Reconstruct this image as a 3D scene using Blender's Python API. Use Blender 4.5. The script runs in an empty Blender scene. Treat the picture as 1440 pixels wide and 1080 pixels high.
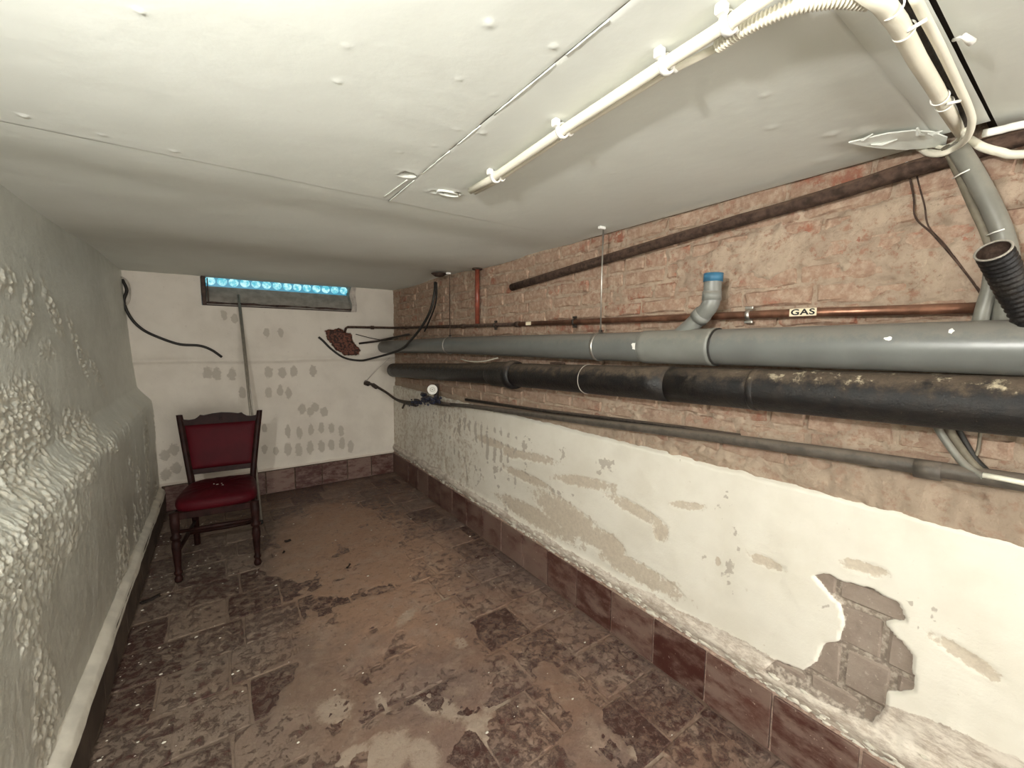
import bpy, bmesh, math, random
import numpy as np
from mathutils import Vector, Matrix
C = bpy.context.scene.collection
R = math.radians
# ---------------------------------------------------------------- camera, world, lights, exposure
cam = bpy.data.objects.new('camera', bpy.data.cameras.new('camera')); C.objects.link(cam)
cam.data.sensor_width = 36; cam.data.lens = 36 * 585 / 1440; cam.data.clip_start = 0.02
def cam_rot(yaw, p, r):
    f = Vector((math.sin(yaw)*math.cos(p), math.cos(yaw)*math.cos(p), math.sin(p)))
    rt = Vector((math.cos(yaw), -math.sin(yaw), 0)); up = rt.cross(f)
    rt2 = math.cos(r)*rt + math.sin(r)*up; up2 = -math.sin(r)*rt + math.cos(r)*up
    return Matrix((rt2, up2, -f)).transposed()
cam.matrix_world = Matrix.Translation((0, 0, 1.4)) @ cam_rot(R(35.1), R(-5.57), R(.42)).to_4x4()
bpy.context.scene.camera = cam
w = bpy.data.worlds.new('world'); bpy.context.scene.world = w; w.use_nodes = True
w.node_tree.nodes['Background'].inputs[0].default_value = (.35, .62, .85, 1)
w.node_tree.nodes['Background'].inputs[1].default_value = 1.0
def light(name, kind, loc, energy, col, rot=(0, 0, 0), **k):
    d = bpy.data.lights.new(name, kind); d.energy = energy; d.color = col
    for a, b in k.items(): setattr(d, a, b)
    o = bpy.data.objects.new(name, d); o.location = loc; o.rotation_euler = rot; C.objects.link(o); return o
light('bulb_light', 'POINT', (-.43, .18, 1.70), 72, (1, .975, .945), shadow_soft_size=.025)
light('rear_fill_light', 'AREA', (.55, -2.85, 1.2), 95, (1, .96, .91), (R(90), 0, 0), shape='RECTANGLE', size=1.7, size_y=1.1)  # unseen fill added behind the camera to lift the far wall
vs = bpy.context.scene.view_settings
vs.view_transform = 'Standard'; vs.look = 'None'; vs.exposure = 0.1; vs.gamma = 1; vs.use_curve_mapping = False
random.seed(4); rng = np.random.default_rng(7)
# ---------------------------------------------------------------- numpy noise
LAT = rng.random((6, 257, 257))
def vn(x, y, s=1.0, k=0):
    x = np.asarray(x, float)*s + 31.7*(k+1); y = np.asarray(y, float)*s + 17.3*(k+1)
    xi = np.floor(x).astype(int); yi = np.floor(y).astype(int); fx = x-xi; fy = y-yi
    fx = fx*fx*(3-2*fx); fy = fy*fy*(3-2*fy); L = LAT[k % 6]
    a = L[xi % 256, yi % 256]; b = L[(xi+1) % 256, yi % 256]; c = L[xi % 256, (yi+1) % 256]; d = L[(xi+1) % 256, (yi+1) % 256]
    return (a*(1-fx)+b*fx)*(1-fy) + (c*(1-fx)+d*fx)*fy
def fb(x, y, s=1.0, k=0, o=4, g=.5):
    t = 0; a = 1; n = 0
    for i in range(o): t = t + a*vn(x, y, s*2**i, k+i); n += a; a *= g
    return t/n
def ss(a, b, x):
    t = np.clip((x-a)/(b-a), 0, 1); return t*t*(3-2*t)
def blob(x, y, cx, cy, rx, ry, ang=0):          # >0 inside an ellipse, soft
    c, s = math.cos(ang), math.sin(ang); dx = x-cx; dy = y-cy
    u = (c*dx+s*dy)/rx; v = (-s*dx+c*dy)/ry
    return 1-np.sqrt(u*u+v*v)
def polysd(x, y, pts):                          # signed distance, >0 inside
    x = np.asarray(x, float); y = np.asarray(y, float); d = np.full(x.shape, 1e9); ins = np.zeros(x.shape, bool)
    n = len(pts)
    for i in range(n):
        ax, ay = pts[i]; bx, by = pts[(i+1) % n]; ex, ey = bx-ax, by-ay
        t = np.clip(((x-ax)*ex+(y-ay)*ey)/(ex*ex+ey*ey+1e-12), 0, 1)
        d = np.minimum(d, np.hypot(x-ax-t*ex, y-ay-t*ey))
        cond = ((ay > y) != (by > y)) & (x < (bx-ax)*(y-ay)/((by-ay) if by != ay else 1e-9)+ax); ins ^= cond
    return np.where(ins, d, -d)
# ---------------------------------------------------------------- materials
class NT:
    def __init__(s, name, rough=.8, spec=.3, metal=0):
        s.m = bpy.data.materials.new(name); s.m.use_nodes = True; s.t = s.m.node_tree; s.b = s.t.nodes['Principled BSDF']
        s.b.inputs['Roughness'].default_value = rough; s.b.inputs['Specular IOR Level'].default_value = spec; s.b.inputs['Metallic'].default_value = metal
        g = s.t.nodes.new('ShaderNodeNewGeometry'); s.pos = g.outputs['Position']; s.nor = g.outputs['Normal']
    def link(s, a, b): s.t.links.new(a, b)
    def put(s, sock, v):
        if hasattr(v, 'links'): s.link(v, sock)
        elif isinstance(v, (tuple, list)): sock.default_value = (*v, 1) if len(v) == 3 and len(sock.default_value) == 4 else v
        else: sock.default_value = v
    def noise(s, scale, detail=4, rough=.55, vec=None, dist=0):
        n = s.t.nodes.new('ShaderNodeTexNoise'); s.link(vec or s.pos, n.inputs['Vector'])
        n.inputs['Scale'].default_value = scale; n.inputs['Detail'].default_value = detail; n.inputs['Roughness'].default_value = rough
        n.inputs['Distortion'].default_value = dist; return n.outputs['Fac']
    def math(s, op, a, b=0, c=0, clamp=False):
        n = s.t.nodes.new('ShaderNodeMath'); n.operation = op; n.use_clamp = clamp
        for i, v in enumerate((a, b, c)): s.put(n.inputs[i], v)
        return n.outputs[0]
    def step(s, v, a, b, lo=0., hi=1.):
        n = s.t.nodes.new('ShaderNodeMapRange'); n.interpolation_type = 'SMOOTHSTEP'; s.put(n.inputs[0], v)
        n.inputs[1].default_value = a; n.inputs[2].default_value = b; n.inputs[3].default_value = lo; n.inputs[4].default_value = hi; return n.outputs[0]
    def mix(s, f, a, b):
        n = s.t.nodes.new('ShaderNodeMix'); n.data_type = 'RGBA'; s.put(n.inputs[0], f); s.put(n.inputs[6], a); s.put(n.inputs[7], b); return n.outputs[2]
    def attr(s, name):
        n = s.t.nodes.new('ShaderNodeAttribute'); n.attribute_name = name; return n.outputs['Fac']
    def objrand(s):
        return s.t.nodes.new('ShaderNodeObjectInfo').outputs['Random']
    def sep(s, v, i):
        n = s.t.nodes.new('ShaderNodeSeparateXYZ'); s.link(v, n.inputs[0]); return n.outputs[i]
    def scalev(s, x, y, z):
        n = s.t.nodes.new('ShaderNodeVectorMath'); n.operation = 'MULTIPLY'; s.link(s.pos, n.inputs[0]); n.inputs[1].default_value = (x, y, z); return n.outputs[0]
    def col(s, c): s.put(s.b.inputs['Base Color'], c)
    def rough(s, r): s.put(s.b.inputs['Roughness'], r)
    def bump(s, h, strength=.5, dist=.002):
        n = s.t.nodes.new('ShaderNodeBump'); s.put(n.inputs['Height'], h); n.inputs['Strength'].default_value = strength; n.inputs['Distance'].default_value = dist
        s.link(n.outputs[0], s.b.inputs['Normal'])
def simple(name, c, rough=.5, spec=.4, metal=0, var=.12, scale=30, bump=0, dust=None, dustamt=.5):
    n = NT(name, rough, spec, metal); f = n.noise(scale, 4)
    k = n.mix(n.step(f, .3, .7), tuple(v*(1-var) for v in c), tuple(min(1, v*(1+var)) for v in c))
    if dust:
        up = n.step(n.math('ADD', n.sep(n.nor, 2), n.math('MULTIPLY', n.math('SUBTRACT', n.noise(45, 5, .7), .5), 1.4)), .15, .75, 0, dustamt)
        k = n.mix(up, k, dust); n.rough(n.math('ADD', n.math('MULTIPLY', up, .5), rough, clamp=True))
    n.col(k)
    if bump: n.bump(n.noise(scale*3, 5), bump)
    return n.m
M = {}
def mat_plaster_right():
    n = NT('painted_plaster_right', .62, .35)
    bare = n.attr('bare'); base = n.attr('crumb'); hole = n.attr('hole'); streak = n.attr('streak')
    n1 = n.math('SUBTRACT', n.noise(26, 6, .65), .5); n2 = n.math('SUBTRACT', n.noise(90, 4, .6), .5)
    nn = n.math('ADD', n.math('MULTIPLY', n1, 1.1), n.math('MULTIPLY', n2, .5))
    paint = n.mix(n.step(n.noise(5, 4), .35, .7), (.765, .73, .645), (.70, .66, .57))
    paint = n.mix(n.step(n.noise(70, 5, .7), .66, .74, 0, .35), paint, (.47, .41, .33))
    tan = n.mix(n.step(n.noise(60, 5, .7), .35, .7), (.56, .48, .375), (.45, .375, .29))
    k = n.mix(n.step(n.math('ADD', bare, n.math('MULTIPLY', nn, 2.0)), .42, .72, 0, .8), paint, tan)
    k = n.mix(n.math('MULTIPLY', n.step(n.math('ADD', streak, n.math('MULTIPLY', nn, .8)), .45, .58), .75), k, (.40, .35, .29))
    deb = n.mix(n.step(n.noise(24, 8, .8, vec=n.scalev(1, .45, 1.3)), .40, .60), (.40, .335, .275), (.66, .60, .52))
    k = n.mix(n.step(n.math('ADD', base, n.math('MULTIPLY', nn, .6)), .42, .52), k, deb)
    k = n.mix(n.step(hole, .4, .6), k, n.mix(n.step(n.noise(70, 5), .4, .65), (.20, .16, .13), (.42, .36, .30)))
    n.col(k); n.bump(n.math('ADD', n.noise(120, 5, .65), n.math('MULTIPLY', n.noise(18, 4), 2)), .35, .0025); return n.m
def mat_plaster_back():
    n = NT('painted_plaster_back', .7, .25)
    bare = n.attr('bare'); hole = n.attr('hole'); n1 = n.math('SUBTRACT', n.noise(40, 5, .6), .5)
    paint = n.mix(n.step(n.noise(4, 4), .35, .7), (.66, .61, .53), (.59, .54, .465))
    paint = n.mix(n.step(n.noise(22, 5, .7), .62, .72, 0, .4), paint, (.43, .38, .32))
    k = n.mix(n.math('MULTIPLY', n.step(n.math('ADD', bare, n.math('MULTIPLY', n1, 1.5)), .22, .50), .75), paint, (.38, .335, .275))
    k = n.mix(n.step(hole, .3, .55), k, n.mix(n.step(n.noise(50, 4), .4, .6), (.03, .018, .013), (.16, .06, .04)))
    k = n.mix(n.step(n.attr('crumb'), .35, .65, 0, .6), k, (.50, .42, .35))
    n.col(k); n.bump(n.noise(60, 5, .6), .4, .003); return n.m
def mat_plaster_left():
    n = NT('damp_paint_left', .38, .5)
    k = n.mix(n.step(n.noise(3, 4), .3, .7), (.66, .68, .615), (.56, .575, .515))
    rough = n.attr('scab')
    k = n.mix(n.math('MULTIPLY', rough, n.step(n.noise(60, 4), .35, .65, .1, .8)), k, (.62, .58, .47))
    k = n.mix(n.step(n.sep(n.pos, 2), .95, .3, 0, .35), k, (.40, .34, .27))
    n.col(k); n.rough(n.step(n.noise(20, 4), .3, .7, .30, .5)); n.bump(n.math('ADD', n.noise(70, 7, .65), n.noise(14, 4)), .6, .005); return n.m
def mat_ceiling():
    n = NT('ceiling_paint', .75, .2)
    k = n.mix(n.step(n.noise(2.2, 3), .3, .7), (.78, .80, .745), (.74, .76, .70))
    k = n.mix(n.step(n.noise(14, 5, .7), .68, .76, 0, .35), k, (.62, .58, .51))
    k = n.mix(n.step(n.attr('hole'), .35, .6), k, (.018, .014, .012))
    n.col(k); n.bump(n.noise(38, 5, .55), .18, .003); return n.m
SMEAR = (.52, .375, .265)
def mat_mortar():
    n = NT('lime_mortar', .95, .1)
    k = n.mix(n.step(n.noise(9, 5, .65), .35, .68), (.50, .39, .295), (.37, .28, .21))
    k = n.mix(n.step(n.noise(36, 6, .75), .52, .64, 0, .8), k, (.33, .175, .12))
    k = n.mix(n.step(n.noise(28, 6, .75, dist=1), .64, .74, 0, .8), k, (.74, .62, .48))
    k = n.mix(n.step(n.noise(48, 8, .9), .58, .64, 0, .75), k, (.15, .11, .085))
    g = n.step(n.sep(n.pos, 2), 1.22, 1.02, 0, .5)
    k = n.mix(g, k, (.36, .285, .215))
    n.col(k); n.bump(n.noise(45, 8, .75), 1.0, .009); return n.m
def mat_brick():
    n = NT('old_brick', .92, .12); r = n.objrand()
    base = n.mix(r, (.34, .135, .085), (.42, .21, .145))
    base = n.mix(n.step(n.noise(30, 5), .4, .7), base, (.30, .14, .10))
    sm = n.math('ADD', n.noise(13, 7, .72), n.math('MULTIPLY', n.math('SUBTRACT', r, .5), .16))
    k = n.mix(n.step(sm, .30, .44, 0, .95), base, n.mix(n.step(n.noise(40, 5, .7), .38, .66), (.36, .235, .17), (.50, .38, .285)))
    k = n.mix(n.step(n.noise(50, 6, .8), .58, .66, 0, .5), k, (.20, .12, .09)); k = n.mix(n.step(n.noise(33, 7, .8, dist=1), .60, .68, 0, .7), k, (.64, .53, .43))
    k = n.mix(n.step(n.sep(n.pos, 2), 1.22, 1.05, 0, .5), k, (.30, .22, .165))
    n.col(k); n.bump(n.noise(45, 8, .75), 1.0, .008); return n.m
def mat_patchbrick():
    n = NT('damp_brick', .85, .2)
    k = n.mix(n.step(n.noise(18, 5, .6), .35, .7), (.29, .235, .195), (.22, .172, .14))
    k = n.mix(n.step(n.noise(90, 3), .62, .72, 0, .5), k, (.48, .41, .34))
    n.col(k); n.bump(n.noise(90, 6, .7), .7, .003); return n.m
def dirt_nodes(n):
    k = n.mix(n.step(n.noise(2.2, 4, .6), .38, .64), (.185, .112, .080), (.165, .112, .090))
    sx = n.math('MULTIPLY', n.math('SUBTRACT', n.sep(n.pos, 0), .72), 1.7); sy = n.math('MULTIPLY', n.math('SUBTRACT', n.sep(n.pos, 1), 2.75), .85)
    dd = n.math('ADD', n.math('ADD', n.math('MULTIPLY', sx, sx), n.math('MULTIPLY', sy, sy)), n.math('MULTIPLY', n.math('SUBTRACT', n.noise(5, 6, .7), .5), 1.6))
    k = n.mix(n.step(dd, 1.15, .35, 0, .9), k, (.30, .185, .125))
    k = n.mix(n.step(n.noise(7, 5, .7), .45, .72, 0, .6), k, (.30, .225, .175))
    k = n.mix(n.step(n.noise(30, 8, .8), .52, .66, 0, .7), k, (.085, .053, .041))
    k = n.mix(n.step(n.noise(60, 5, .8), .62, .70, 0, .65), k, (.42, .34, .275))
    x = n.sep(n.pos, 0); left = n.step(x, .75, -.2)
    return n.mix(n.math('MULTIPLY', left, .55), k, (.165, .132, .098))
def mat_dirt():
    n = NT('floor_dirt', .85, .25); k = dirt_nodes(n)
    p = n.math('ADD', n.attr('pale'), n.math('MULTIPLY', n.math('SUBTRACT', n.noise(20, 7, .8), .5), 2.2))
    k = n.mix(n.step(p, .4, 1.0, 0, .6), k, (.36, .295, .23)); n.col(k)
    n.rough(n.step(n.noise(6, 4), .35, .7, .55, .9)); n.bump(n.noise(80, 7, .72), .8, .005); return n.m
def mat_tile():
    n = NT('red_floor_tile', .55, .4); r = n.objrand(); dirt = dirt_nodes(n)
    t = n.mix(r, (.050, .019, .015), (.095, .040, .031))
    t = n.mix(n.step(n.noise(25, 5), .4, .7), t, (.05, .026, .022))
    t = n.mix(n.step(n.noise(75, 4, .7), .62, .7, 0, .5), t, (.40, .33, .27))
    f = n.math('ADD', n.noise(26, 8, .8, dist=.4), n.math('MULTIPLY', n.math('SUBTRACT', n.math('ADD', n.math('MULTIPLY', r, .6), n.noise(3, 2)), .8), .20))
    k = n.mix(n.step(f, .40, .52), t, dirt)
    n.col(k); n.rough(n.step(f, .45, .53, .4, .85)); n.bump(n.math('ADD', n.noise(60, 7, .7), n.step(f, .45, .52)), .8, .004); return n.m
def mat_basetile():
    n = NT('red_skirting_tile', .45, .4); r = n.objrand()
    t = n.mix(r, (.055, .017, .013), (.095, .036, .027))
    f = n.math('ADD', n.noise(9, 7, .72, vec=n.scalev(1, 1, 2.2)), n.math('MULTIPLY', n.math('SUBTRACT', r, .5), .12))
    k = n.mix(n.step(f, .36, .62, 0, .85), t, (.185, .125, .10))
    k = n.mix(n.step(n.noise(55, 5, .7), .64, .72, 0, .7), k, (.50, .42, .35))
    n.col(k); n.rough(n.step(f, .4, .65, .35, .75)); n.bump(n.noise(40, 5), .35, .002); return n.m
M['right'] = mat_plaster_right(); M['back'] = mat_plaster_back(); M['left'] = mat_plaster_left(); M['ceil'] = mat_ceiling()
M['mortar'] = mat_mortar(); M['brick'] = mat_brick(); M['pbrick'] = mat_patchbrick(); M['dirt'] = mat_dirt(); M['tile'] = mat_tile(); M['btile'] = mat_basetile()
M['grout'] = simple('pale_grout', (.36, .26, .21), .9, .1, var=.3, scale=60, bump=.5)
M['dirtygrout'] = simple('dark_grout', (.085, .06, .045), .9, .1, var=.4, scale=40, bump=.4)
M['ledge'] = simple('ledge_plaster', (.60, .565, .485), .7, .3, var=.12, scale=12, bump=.4)
M['pvc'] = simple('grey_pvc', (.125, .130, .122), .33, .5, var=.08, scale=8, dust=(.24, .21, .175), dustamt=.45)
M['pvc2'] = simple('light_grey_pvc', (.165, .167, .152), .4, .45, var=.08, scale=12, dust=(.30, .27, .22), dustamt=.4)
M['blue'] = simple('blue_cap', (.035, .13, .22), .5, .4)
M['white'] = simple('white_paint_drip', (.86, .85, .80), .6, .3, var=.03)
M['wplastic'] = simple('cream_conduit', (.80, .765, .64), .42, .4, var=.05, scale=14)
M['steel'] = simple('galvanised_steel', (.50, .48, .44), .35, .5, .9, var=.15)
M['rust'] = simple('rusty_steel', (.055, .034, .025), .8, .2, .1, var=.5, scale=50, bump=.7, dust=(.16, .105, .075), dustamt=.6)
M['dark'] = simple('dark_metal', (.035, .027, .022), .6, .4, .3, var=.4, scale=60, bump=.4, dust=(.16, .12, .09), dustamt=.5)
M['rubber'] = simple('black_cable', (.020, .018, .015), .55, .35, var=.3)
M['ocable'] = simple('olive_cable', (.15, .13, .095), .6, .3, var=.2)
M['hose'] = simple('grey_hose', (.17, .165, .14), .4, .4, var=.12, scale=14, dust=(.27, .23, .18), dustamt=.35)
M['lower'] = simple('grey_painted_steel', (.075, .064, .053), .5, .3, .0, var=.25, scale=30, bump=.25, dust=(.17, .135, .105), dustamt=.6)
M['copper'] = simple('old_copper', (.24, .115, .072), .36, .5, .7, var=.35, scale=20, dust=(.22, .13, .09), dustamt=.5)
M['redpipe'] = simple('red_brown_pipe', (.22, .055, .032), .35, .5, .1, var=.2)
M['sign'] = simple('cream_label', (.78, .68, .50), .6, .3, var=.05)
M['black'] = simple('black_print', (.012, .010, .009), .6, .3)
M['navy'] = simple('dark_blue_brass', (.022, .026, .05), .5, .4, .3, var=.5, scale=60, bump=.6, dust=(.14, .11, .085), dustamt=.6)
M['dial'] = simple('white_dial', (.74, .72, .66), .4, .4, var=.05)
M['wood'] = simple('dark_mahogany', (.018, .0065, .0052), .55, .12, var=.35, scale=18)
M['vinyl'] = simple('dark_red_leatherette', (.050, .0022, .0050), .6, .12, var=.15, scale=9, bump=.15)
M['aluminium'] = simple('dull_aluminium', (.34, .31, .26), .4, .5, .6, var=.1)
M['sill'] = simple('grey_sill', (.27, .245, .21), .8, .2, var=.2, scale=14, bump=.3)
M['wframe'] = simple('rusted_window_steel', (.055, .035, .028), .7, .3, var=.4, scale=40, bump=.5)
M['shelf'] = simple('chipped_concrete', (.42, .38, .33), .85, .2, var=.25, scale=20, bump=.5)
M['debris'] = simple('dark_debris', (.02, .014, .011), .8, .2)
M['shell'] = simple('outer_wall', (.45, .42, .36), .9, .1)
def mat_iron():
    n = NT('bitumen_cast_iron', .45, .3)
    f = n.math('ADD', n.sep(n.nor, 2), n.math('MULTIPLY', n.math('SUBTRACT', n.noise(30, 7, .75), .5), 1.9))
    k = n.mix(n.step(n.noise(30, 4), .35, .7), (.007, .0065, .007), (.015, .012, .010))
    k = n.mix(n.step(f, .2, .95, 0, .85), k, (.115, .085, .06))
    k = n.mix(n.step(n.noise(110, 5, .8), .64, .72, 0, .55), k, (.30, .23, .16))
    k = n.mix(n.math('MULTIPLY', n.step(n.sep(n.pos, 1), .75, .45), n.math('MULTIPLY', n.step(f, .45, .9), n.step(n.noise(17, 6, .7), .52, .60))), k, (.56, .48, .34))
    n.col(k); n.rough(n.step(f, .1, .7, .38, .9)); n.bump(n.noise(80, 6, .7), .7, .004); return n.m
M['iron'] = mat_iron()
def mat_lens():
    n = NT('daylit_glass', .15, .5)
    f = n.noise(26, 4, .6); k = n.mix(n.step(f, .38, .66), (.10, .50, .62), (.62, .98, .98))
    n.col((.05, .2, .25)); n.put(n.b.inputs['Emission Color'], k); n.b.inputs['Emission Strength'].default_value = .95; return n.m
M['lens'] = mat_lens()
def mat_cellwin():
    n = NT('daylit_glass_web', .3, .5); n.col((.03, .08, .12)); n.put(n.b.inputs['Emission Color'], (.06, .34, .50)); n.b.inputs['Emission Strength'].default_value = .7; return n.m
M['web'] = mat_cellwin()
# ---------------------------------------------------------------- mesh helpers
def tag(o, label=None, cat=None, group=None, kind=None):
    for k, v in (('label', label), ('category', cat), ('group', group), ('kind', kind)):
        if v: o[k] = v
    return o
def empty(name, loc, label, cat, group=None, rz=0):
    o = bpy.data.objects.new(name, None); o.location = loc; o.rotation_euler = (0, 0, rz); o.empty_display_size = .05
    C.objects.link(o); return tag(o, label, cat, group)
def mk(name, v, f, m, parent=None, smooth=False, local=False, attrs=None, center=True):
    v = np.array(v, float).reshape(-1, 3); me = bpy.data.meshes.new(name); off = Vector((0, 0, 0))
    if parent is None and center:
        off = Vector(((v[:, 0].min()+v[:, 0].max())/2, (v[:, 1].min()+v[:, 1].max())/2, v[:, 2].min()))
        v = v - np.array(off)
    elif parent is not None and not local:
        q = parent; tot = Vector((0, 0, 0))
        while q: tot += q.location; q = q.parent
        v = v - np.array(tot)
    if isinstance(f, np.ndarray):
        n = f.shape[0]; w_ = f.shape[1]
        me.vertices.add(len(v)); me.vertices.foreach_set('co', v.ravel()); me.loops.add(n*w_); me.loops.foreach_set('vertex_index', f.ravel().astype(np.int32))
        me.polygons.add(n); me.polygons.foreach_set('loop_start', np.arange(0, n*w_, w_, dtype=np.int32)); me.update(calc_edges=True); me.validate()
    else: me.from_pydata([tuple(p) for p in v], [], f); me.update()
    if smooth: me.polygons.foreach_set('use_smooth', [True]*len(me.polygons))
    if attrs:
        for k, a in attrs.items():
            at = me.attributes.new(k, 'FLOAT', 'POINT'); at.data.foreach_set('value', np.asarray(a, np.float32).ravel())
    me.materials.append(m); o = bpy.data.objects.new(name, me); o.location = off; C.objects.link(o)
    if parent: o.parent = parent; o.location = (0, 0, 0)
    return o
def bobj(name, bm, m, parent=None, smooth=False, local=False):
    bm.normal_update(); bm.verts.ensure_lookup_table()
    v = [tuple(x.co) for x in bm.verts]; f = [[q.index for q in p.verts] for p in bm.faces]
    bm.free(); return mk(name, v, f, m, parent, smooth, local)
def gridfaces(nu, nv):
    i = np.arange((nu-1)*(nv-1)); a = i//(nv-1); b = i % (nv-1); p = a*nv+b
    return np.stack([p, p+nv, p+nv+1, p+1], 1)
def catmull(P, n=6):
    P = [Vector(p) for p in P]
    if len(P) < 3: return P
    Q = [2*P[0]-P[1]] + P + [2*P[-1]-P[-2]]; out = []
    for i in range(1, len(Q)-2):
        a, b, c, d = Q[i-1:i+3]
        for k in range(n):
            t = k/n; out.append(.5*((2*b)+(c-a)*t+(2*a-5*b+4*c-d)*t*t+(3*b-a-3*c+d)*t**3))
    return out+[P[-1]]
def tubevf(P, r, seg=12, caps=True):
    P = [Vector(p) for p in P]; n = len(P); rr = list(r) if isinstance(r, (list, tuple)) else [r]*n
    if len(rr) != n: rr = [float(q) for q in np.interp(np.linspace(0, 1, n), np.linspace(0, 1, len(rr)), rr)]
    T = [(P[min(i+1, n-1)]-P[max(i-1, 0)]).normalized() for i in range(n)]
    a = Vector((0, 0, 1)) if abs(T[0].z) < .9 else Vector((1, 0, 0)); u = T[0].cross(a).normalized(); v = []; f = []
    for i in range(n):
        u = (u - T[i]*u.dot(T[i])).normalized(); w_ = T[i].cross(u)
        for k in range(seg):
            an = 2*math.pi*k/seg; v.append(P[i]+rr[i]*(math.cos(an)*u+math.sin(an)*w_))
    for i in range(n-1):
        for k in range(seg): f.append([i*seg+k, i*seg+(k+1) % seg, (i+1)*seg+(k+1) % seg, (i+1)*seg+k])
    if caps: f.append(list(range(seg))[::-1]); f.append([(n-1)*seg+k for k in range(seg)])
    return v, f
def tube(name, P, r, m, parent=None, seg=12, smooth=True, cat=0, local=False, caps=True):
    if cat: P = catmull(P, cat)
    v, f = tubevf(P, r, seg, caps); return mk(name, v, f, m, parent, smooth, local)
def addtube(vf, P, r, seg=8, cat=0):
    if cat: P = catmull(P, cat)
    v, f = tubevf(P, r, seg); b = len(vf[0]); vf[0].extend(v); vf[1].extend([[i+b for i in q] for q in f])
def boxbm(c, s, bevel=.002, seg=1, bm=None, rot=None, taper=None):
    bm = bm or bmesh.new(); r = bmesh.ops.create_cube(bm, size=1); vs_ = r['verts']
    for v in vs_: v.co = Vector((v.co.x*s[0], v.co.y*s[1], v.co.z*s[2]))
    if taper:
        for v in vs_:
            k = v.co.z/s[2]+.5; v.co.x *= 1+(taper-1)*k; v.co.y *= 1+(taper-1)*k
    if rot: bmesh.ops.rotate(bm, verts=vs_, cent=(0, 0, 0), matrix=rot)
    bmesh.ops.translate(bm, verts=vs_, vec=c)
    if bevel:
        es = list({e for v in vs_ for e in v.link_edges}); bmesh.ops.bevel(bm, geom=es, offset=bevel, segments=seg, affect='EDGES')
    return bm
def box(name, c, s, m, parent=None, bevel=.002, seg=1, rot=None, local=False): return bobj(name, boxbm(c, s, bevel, seg, None, rot), m, parent, False, local)
def ring(name, c, axis, R_, r, m, parent=None, seg=28, ts=8, flat=1.0, a0=0, a1=2*math.pi):
    axis = Vector(axis).normalized(); u = axis.cross(Vector((0, 0, 1)) if abs(axis.z) < .9 else Vector((1, 0, 0))).normalized(); w_ = axis.cross(u)
    v = []; f = []
    for i in range(seg):
        an = a0+(a1-a0)*i/seg; d = math.cos(an)*u+math.sin(an)*w_
        for k in range(ts):
            b = 2*math.pi*k/ts; v.append(Vector(c)+d*(R_+r*math.cos(b))+axis*(r*flat*math.sin(b)))
    for i in range(seg):
        for k in range(ts): j = (i+1) % seg; f.append([i*ts+k, j*ts+k, j*ts+(k+1) % ts, i*ts+(k+1) % ts])
    return mk(name, v, f, m, parent, True)
def clump(name, c, s, m, parent=None, n=10, r=.4, seed=0, smooth=False, bm=None):   # craggy lump
    rd = random.Random(seed); own = bm is None; bm = bm or bmesh.new(); q = bmesh.ops.create_icosphere(bm, subdivisions=2 if n > 8 else 1, radius=1)
    for v in q['verts']:
        k = 1+r*(rd.random()-.5)*2; v.co = Vector((v.co.x*s[0]*k+c[0], v.co.y*s[1]*k+c[1], v.co.z*s[2]*k+c[2]))
    return bobj(name, bm, m, parent, smooth) if own else bm
# ---------------------------------------------------------------- SETTING
XB, XP, XS = 1.525, 1.505, 1.49          # brick face, plaster face, skirting face
YB, ZC = 4.36, 1.915
Y0 = -3.1
# floor: mortar and dirt bed, tiles are objects in it
def dust_cover(x, y):                    # 1 where dirt buries the joints
    c = np.maximum.reduce([ss(-.1, .35, blob(x, y, .62, 3.0, .50, .95)), .8*ss(-.1, .4, blob(x, y, .55, 1.7, .50, .85)), .5*ss(-.1, .3, blob(x, y, .9, 1.1, .3, .6))])
    return np.clip(c + (fb(x, y, 9, 1)-.5)*1.6, 0, 1)
nu, nv = 300, 620
gx = np.linspace(-.52, 1.53, nu); gy = np.linspace(.1, 4.4, nv); X, Y = np.meshgrid(gx, gy, indexing='ij')
cov = ss(.35, .75, dust_cover(X, Y))
Z = -.0042 + .0058*cov + .0040*(fb(X, Y, 60, 2, 3, .7)-.5) + .0012*(fb(X, Y, 8, 3)-.5)
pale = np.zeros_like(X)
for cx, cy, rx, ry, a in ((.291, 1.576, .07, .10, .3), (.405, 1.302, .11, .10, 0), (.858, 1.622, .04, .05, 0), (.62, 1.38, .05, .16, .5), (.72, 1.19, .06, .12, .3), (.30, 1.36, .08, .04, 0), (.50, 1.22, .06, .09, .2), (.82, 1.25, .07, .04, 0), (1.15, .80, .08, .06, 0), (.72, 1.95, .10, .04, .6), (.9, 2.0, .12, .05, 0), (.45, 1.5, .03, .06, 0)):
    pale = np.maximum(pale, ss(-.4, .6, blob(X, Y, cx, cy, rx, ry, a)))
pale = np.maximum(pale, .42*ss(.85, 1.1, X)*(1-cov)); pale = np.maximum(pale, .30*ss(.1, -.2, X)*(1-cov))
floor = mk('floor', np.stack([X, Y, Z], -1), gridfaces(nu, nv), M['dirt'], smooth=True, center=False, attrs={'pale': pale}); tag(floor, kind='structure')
box('subfloor', (.5, .7, -.06), (2.4, 7.9, .08), M['dirtygrout'], floor, 0)
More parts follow.
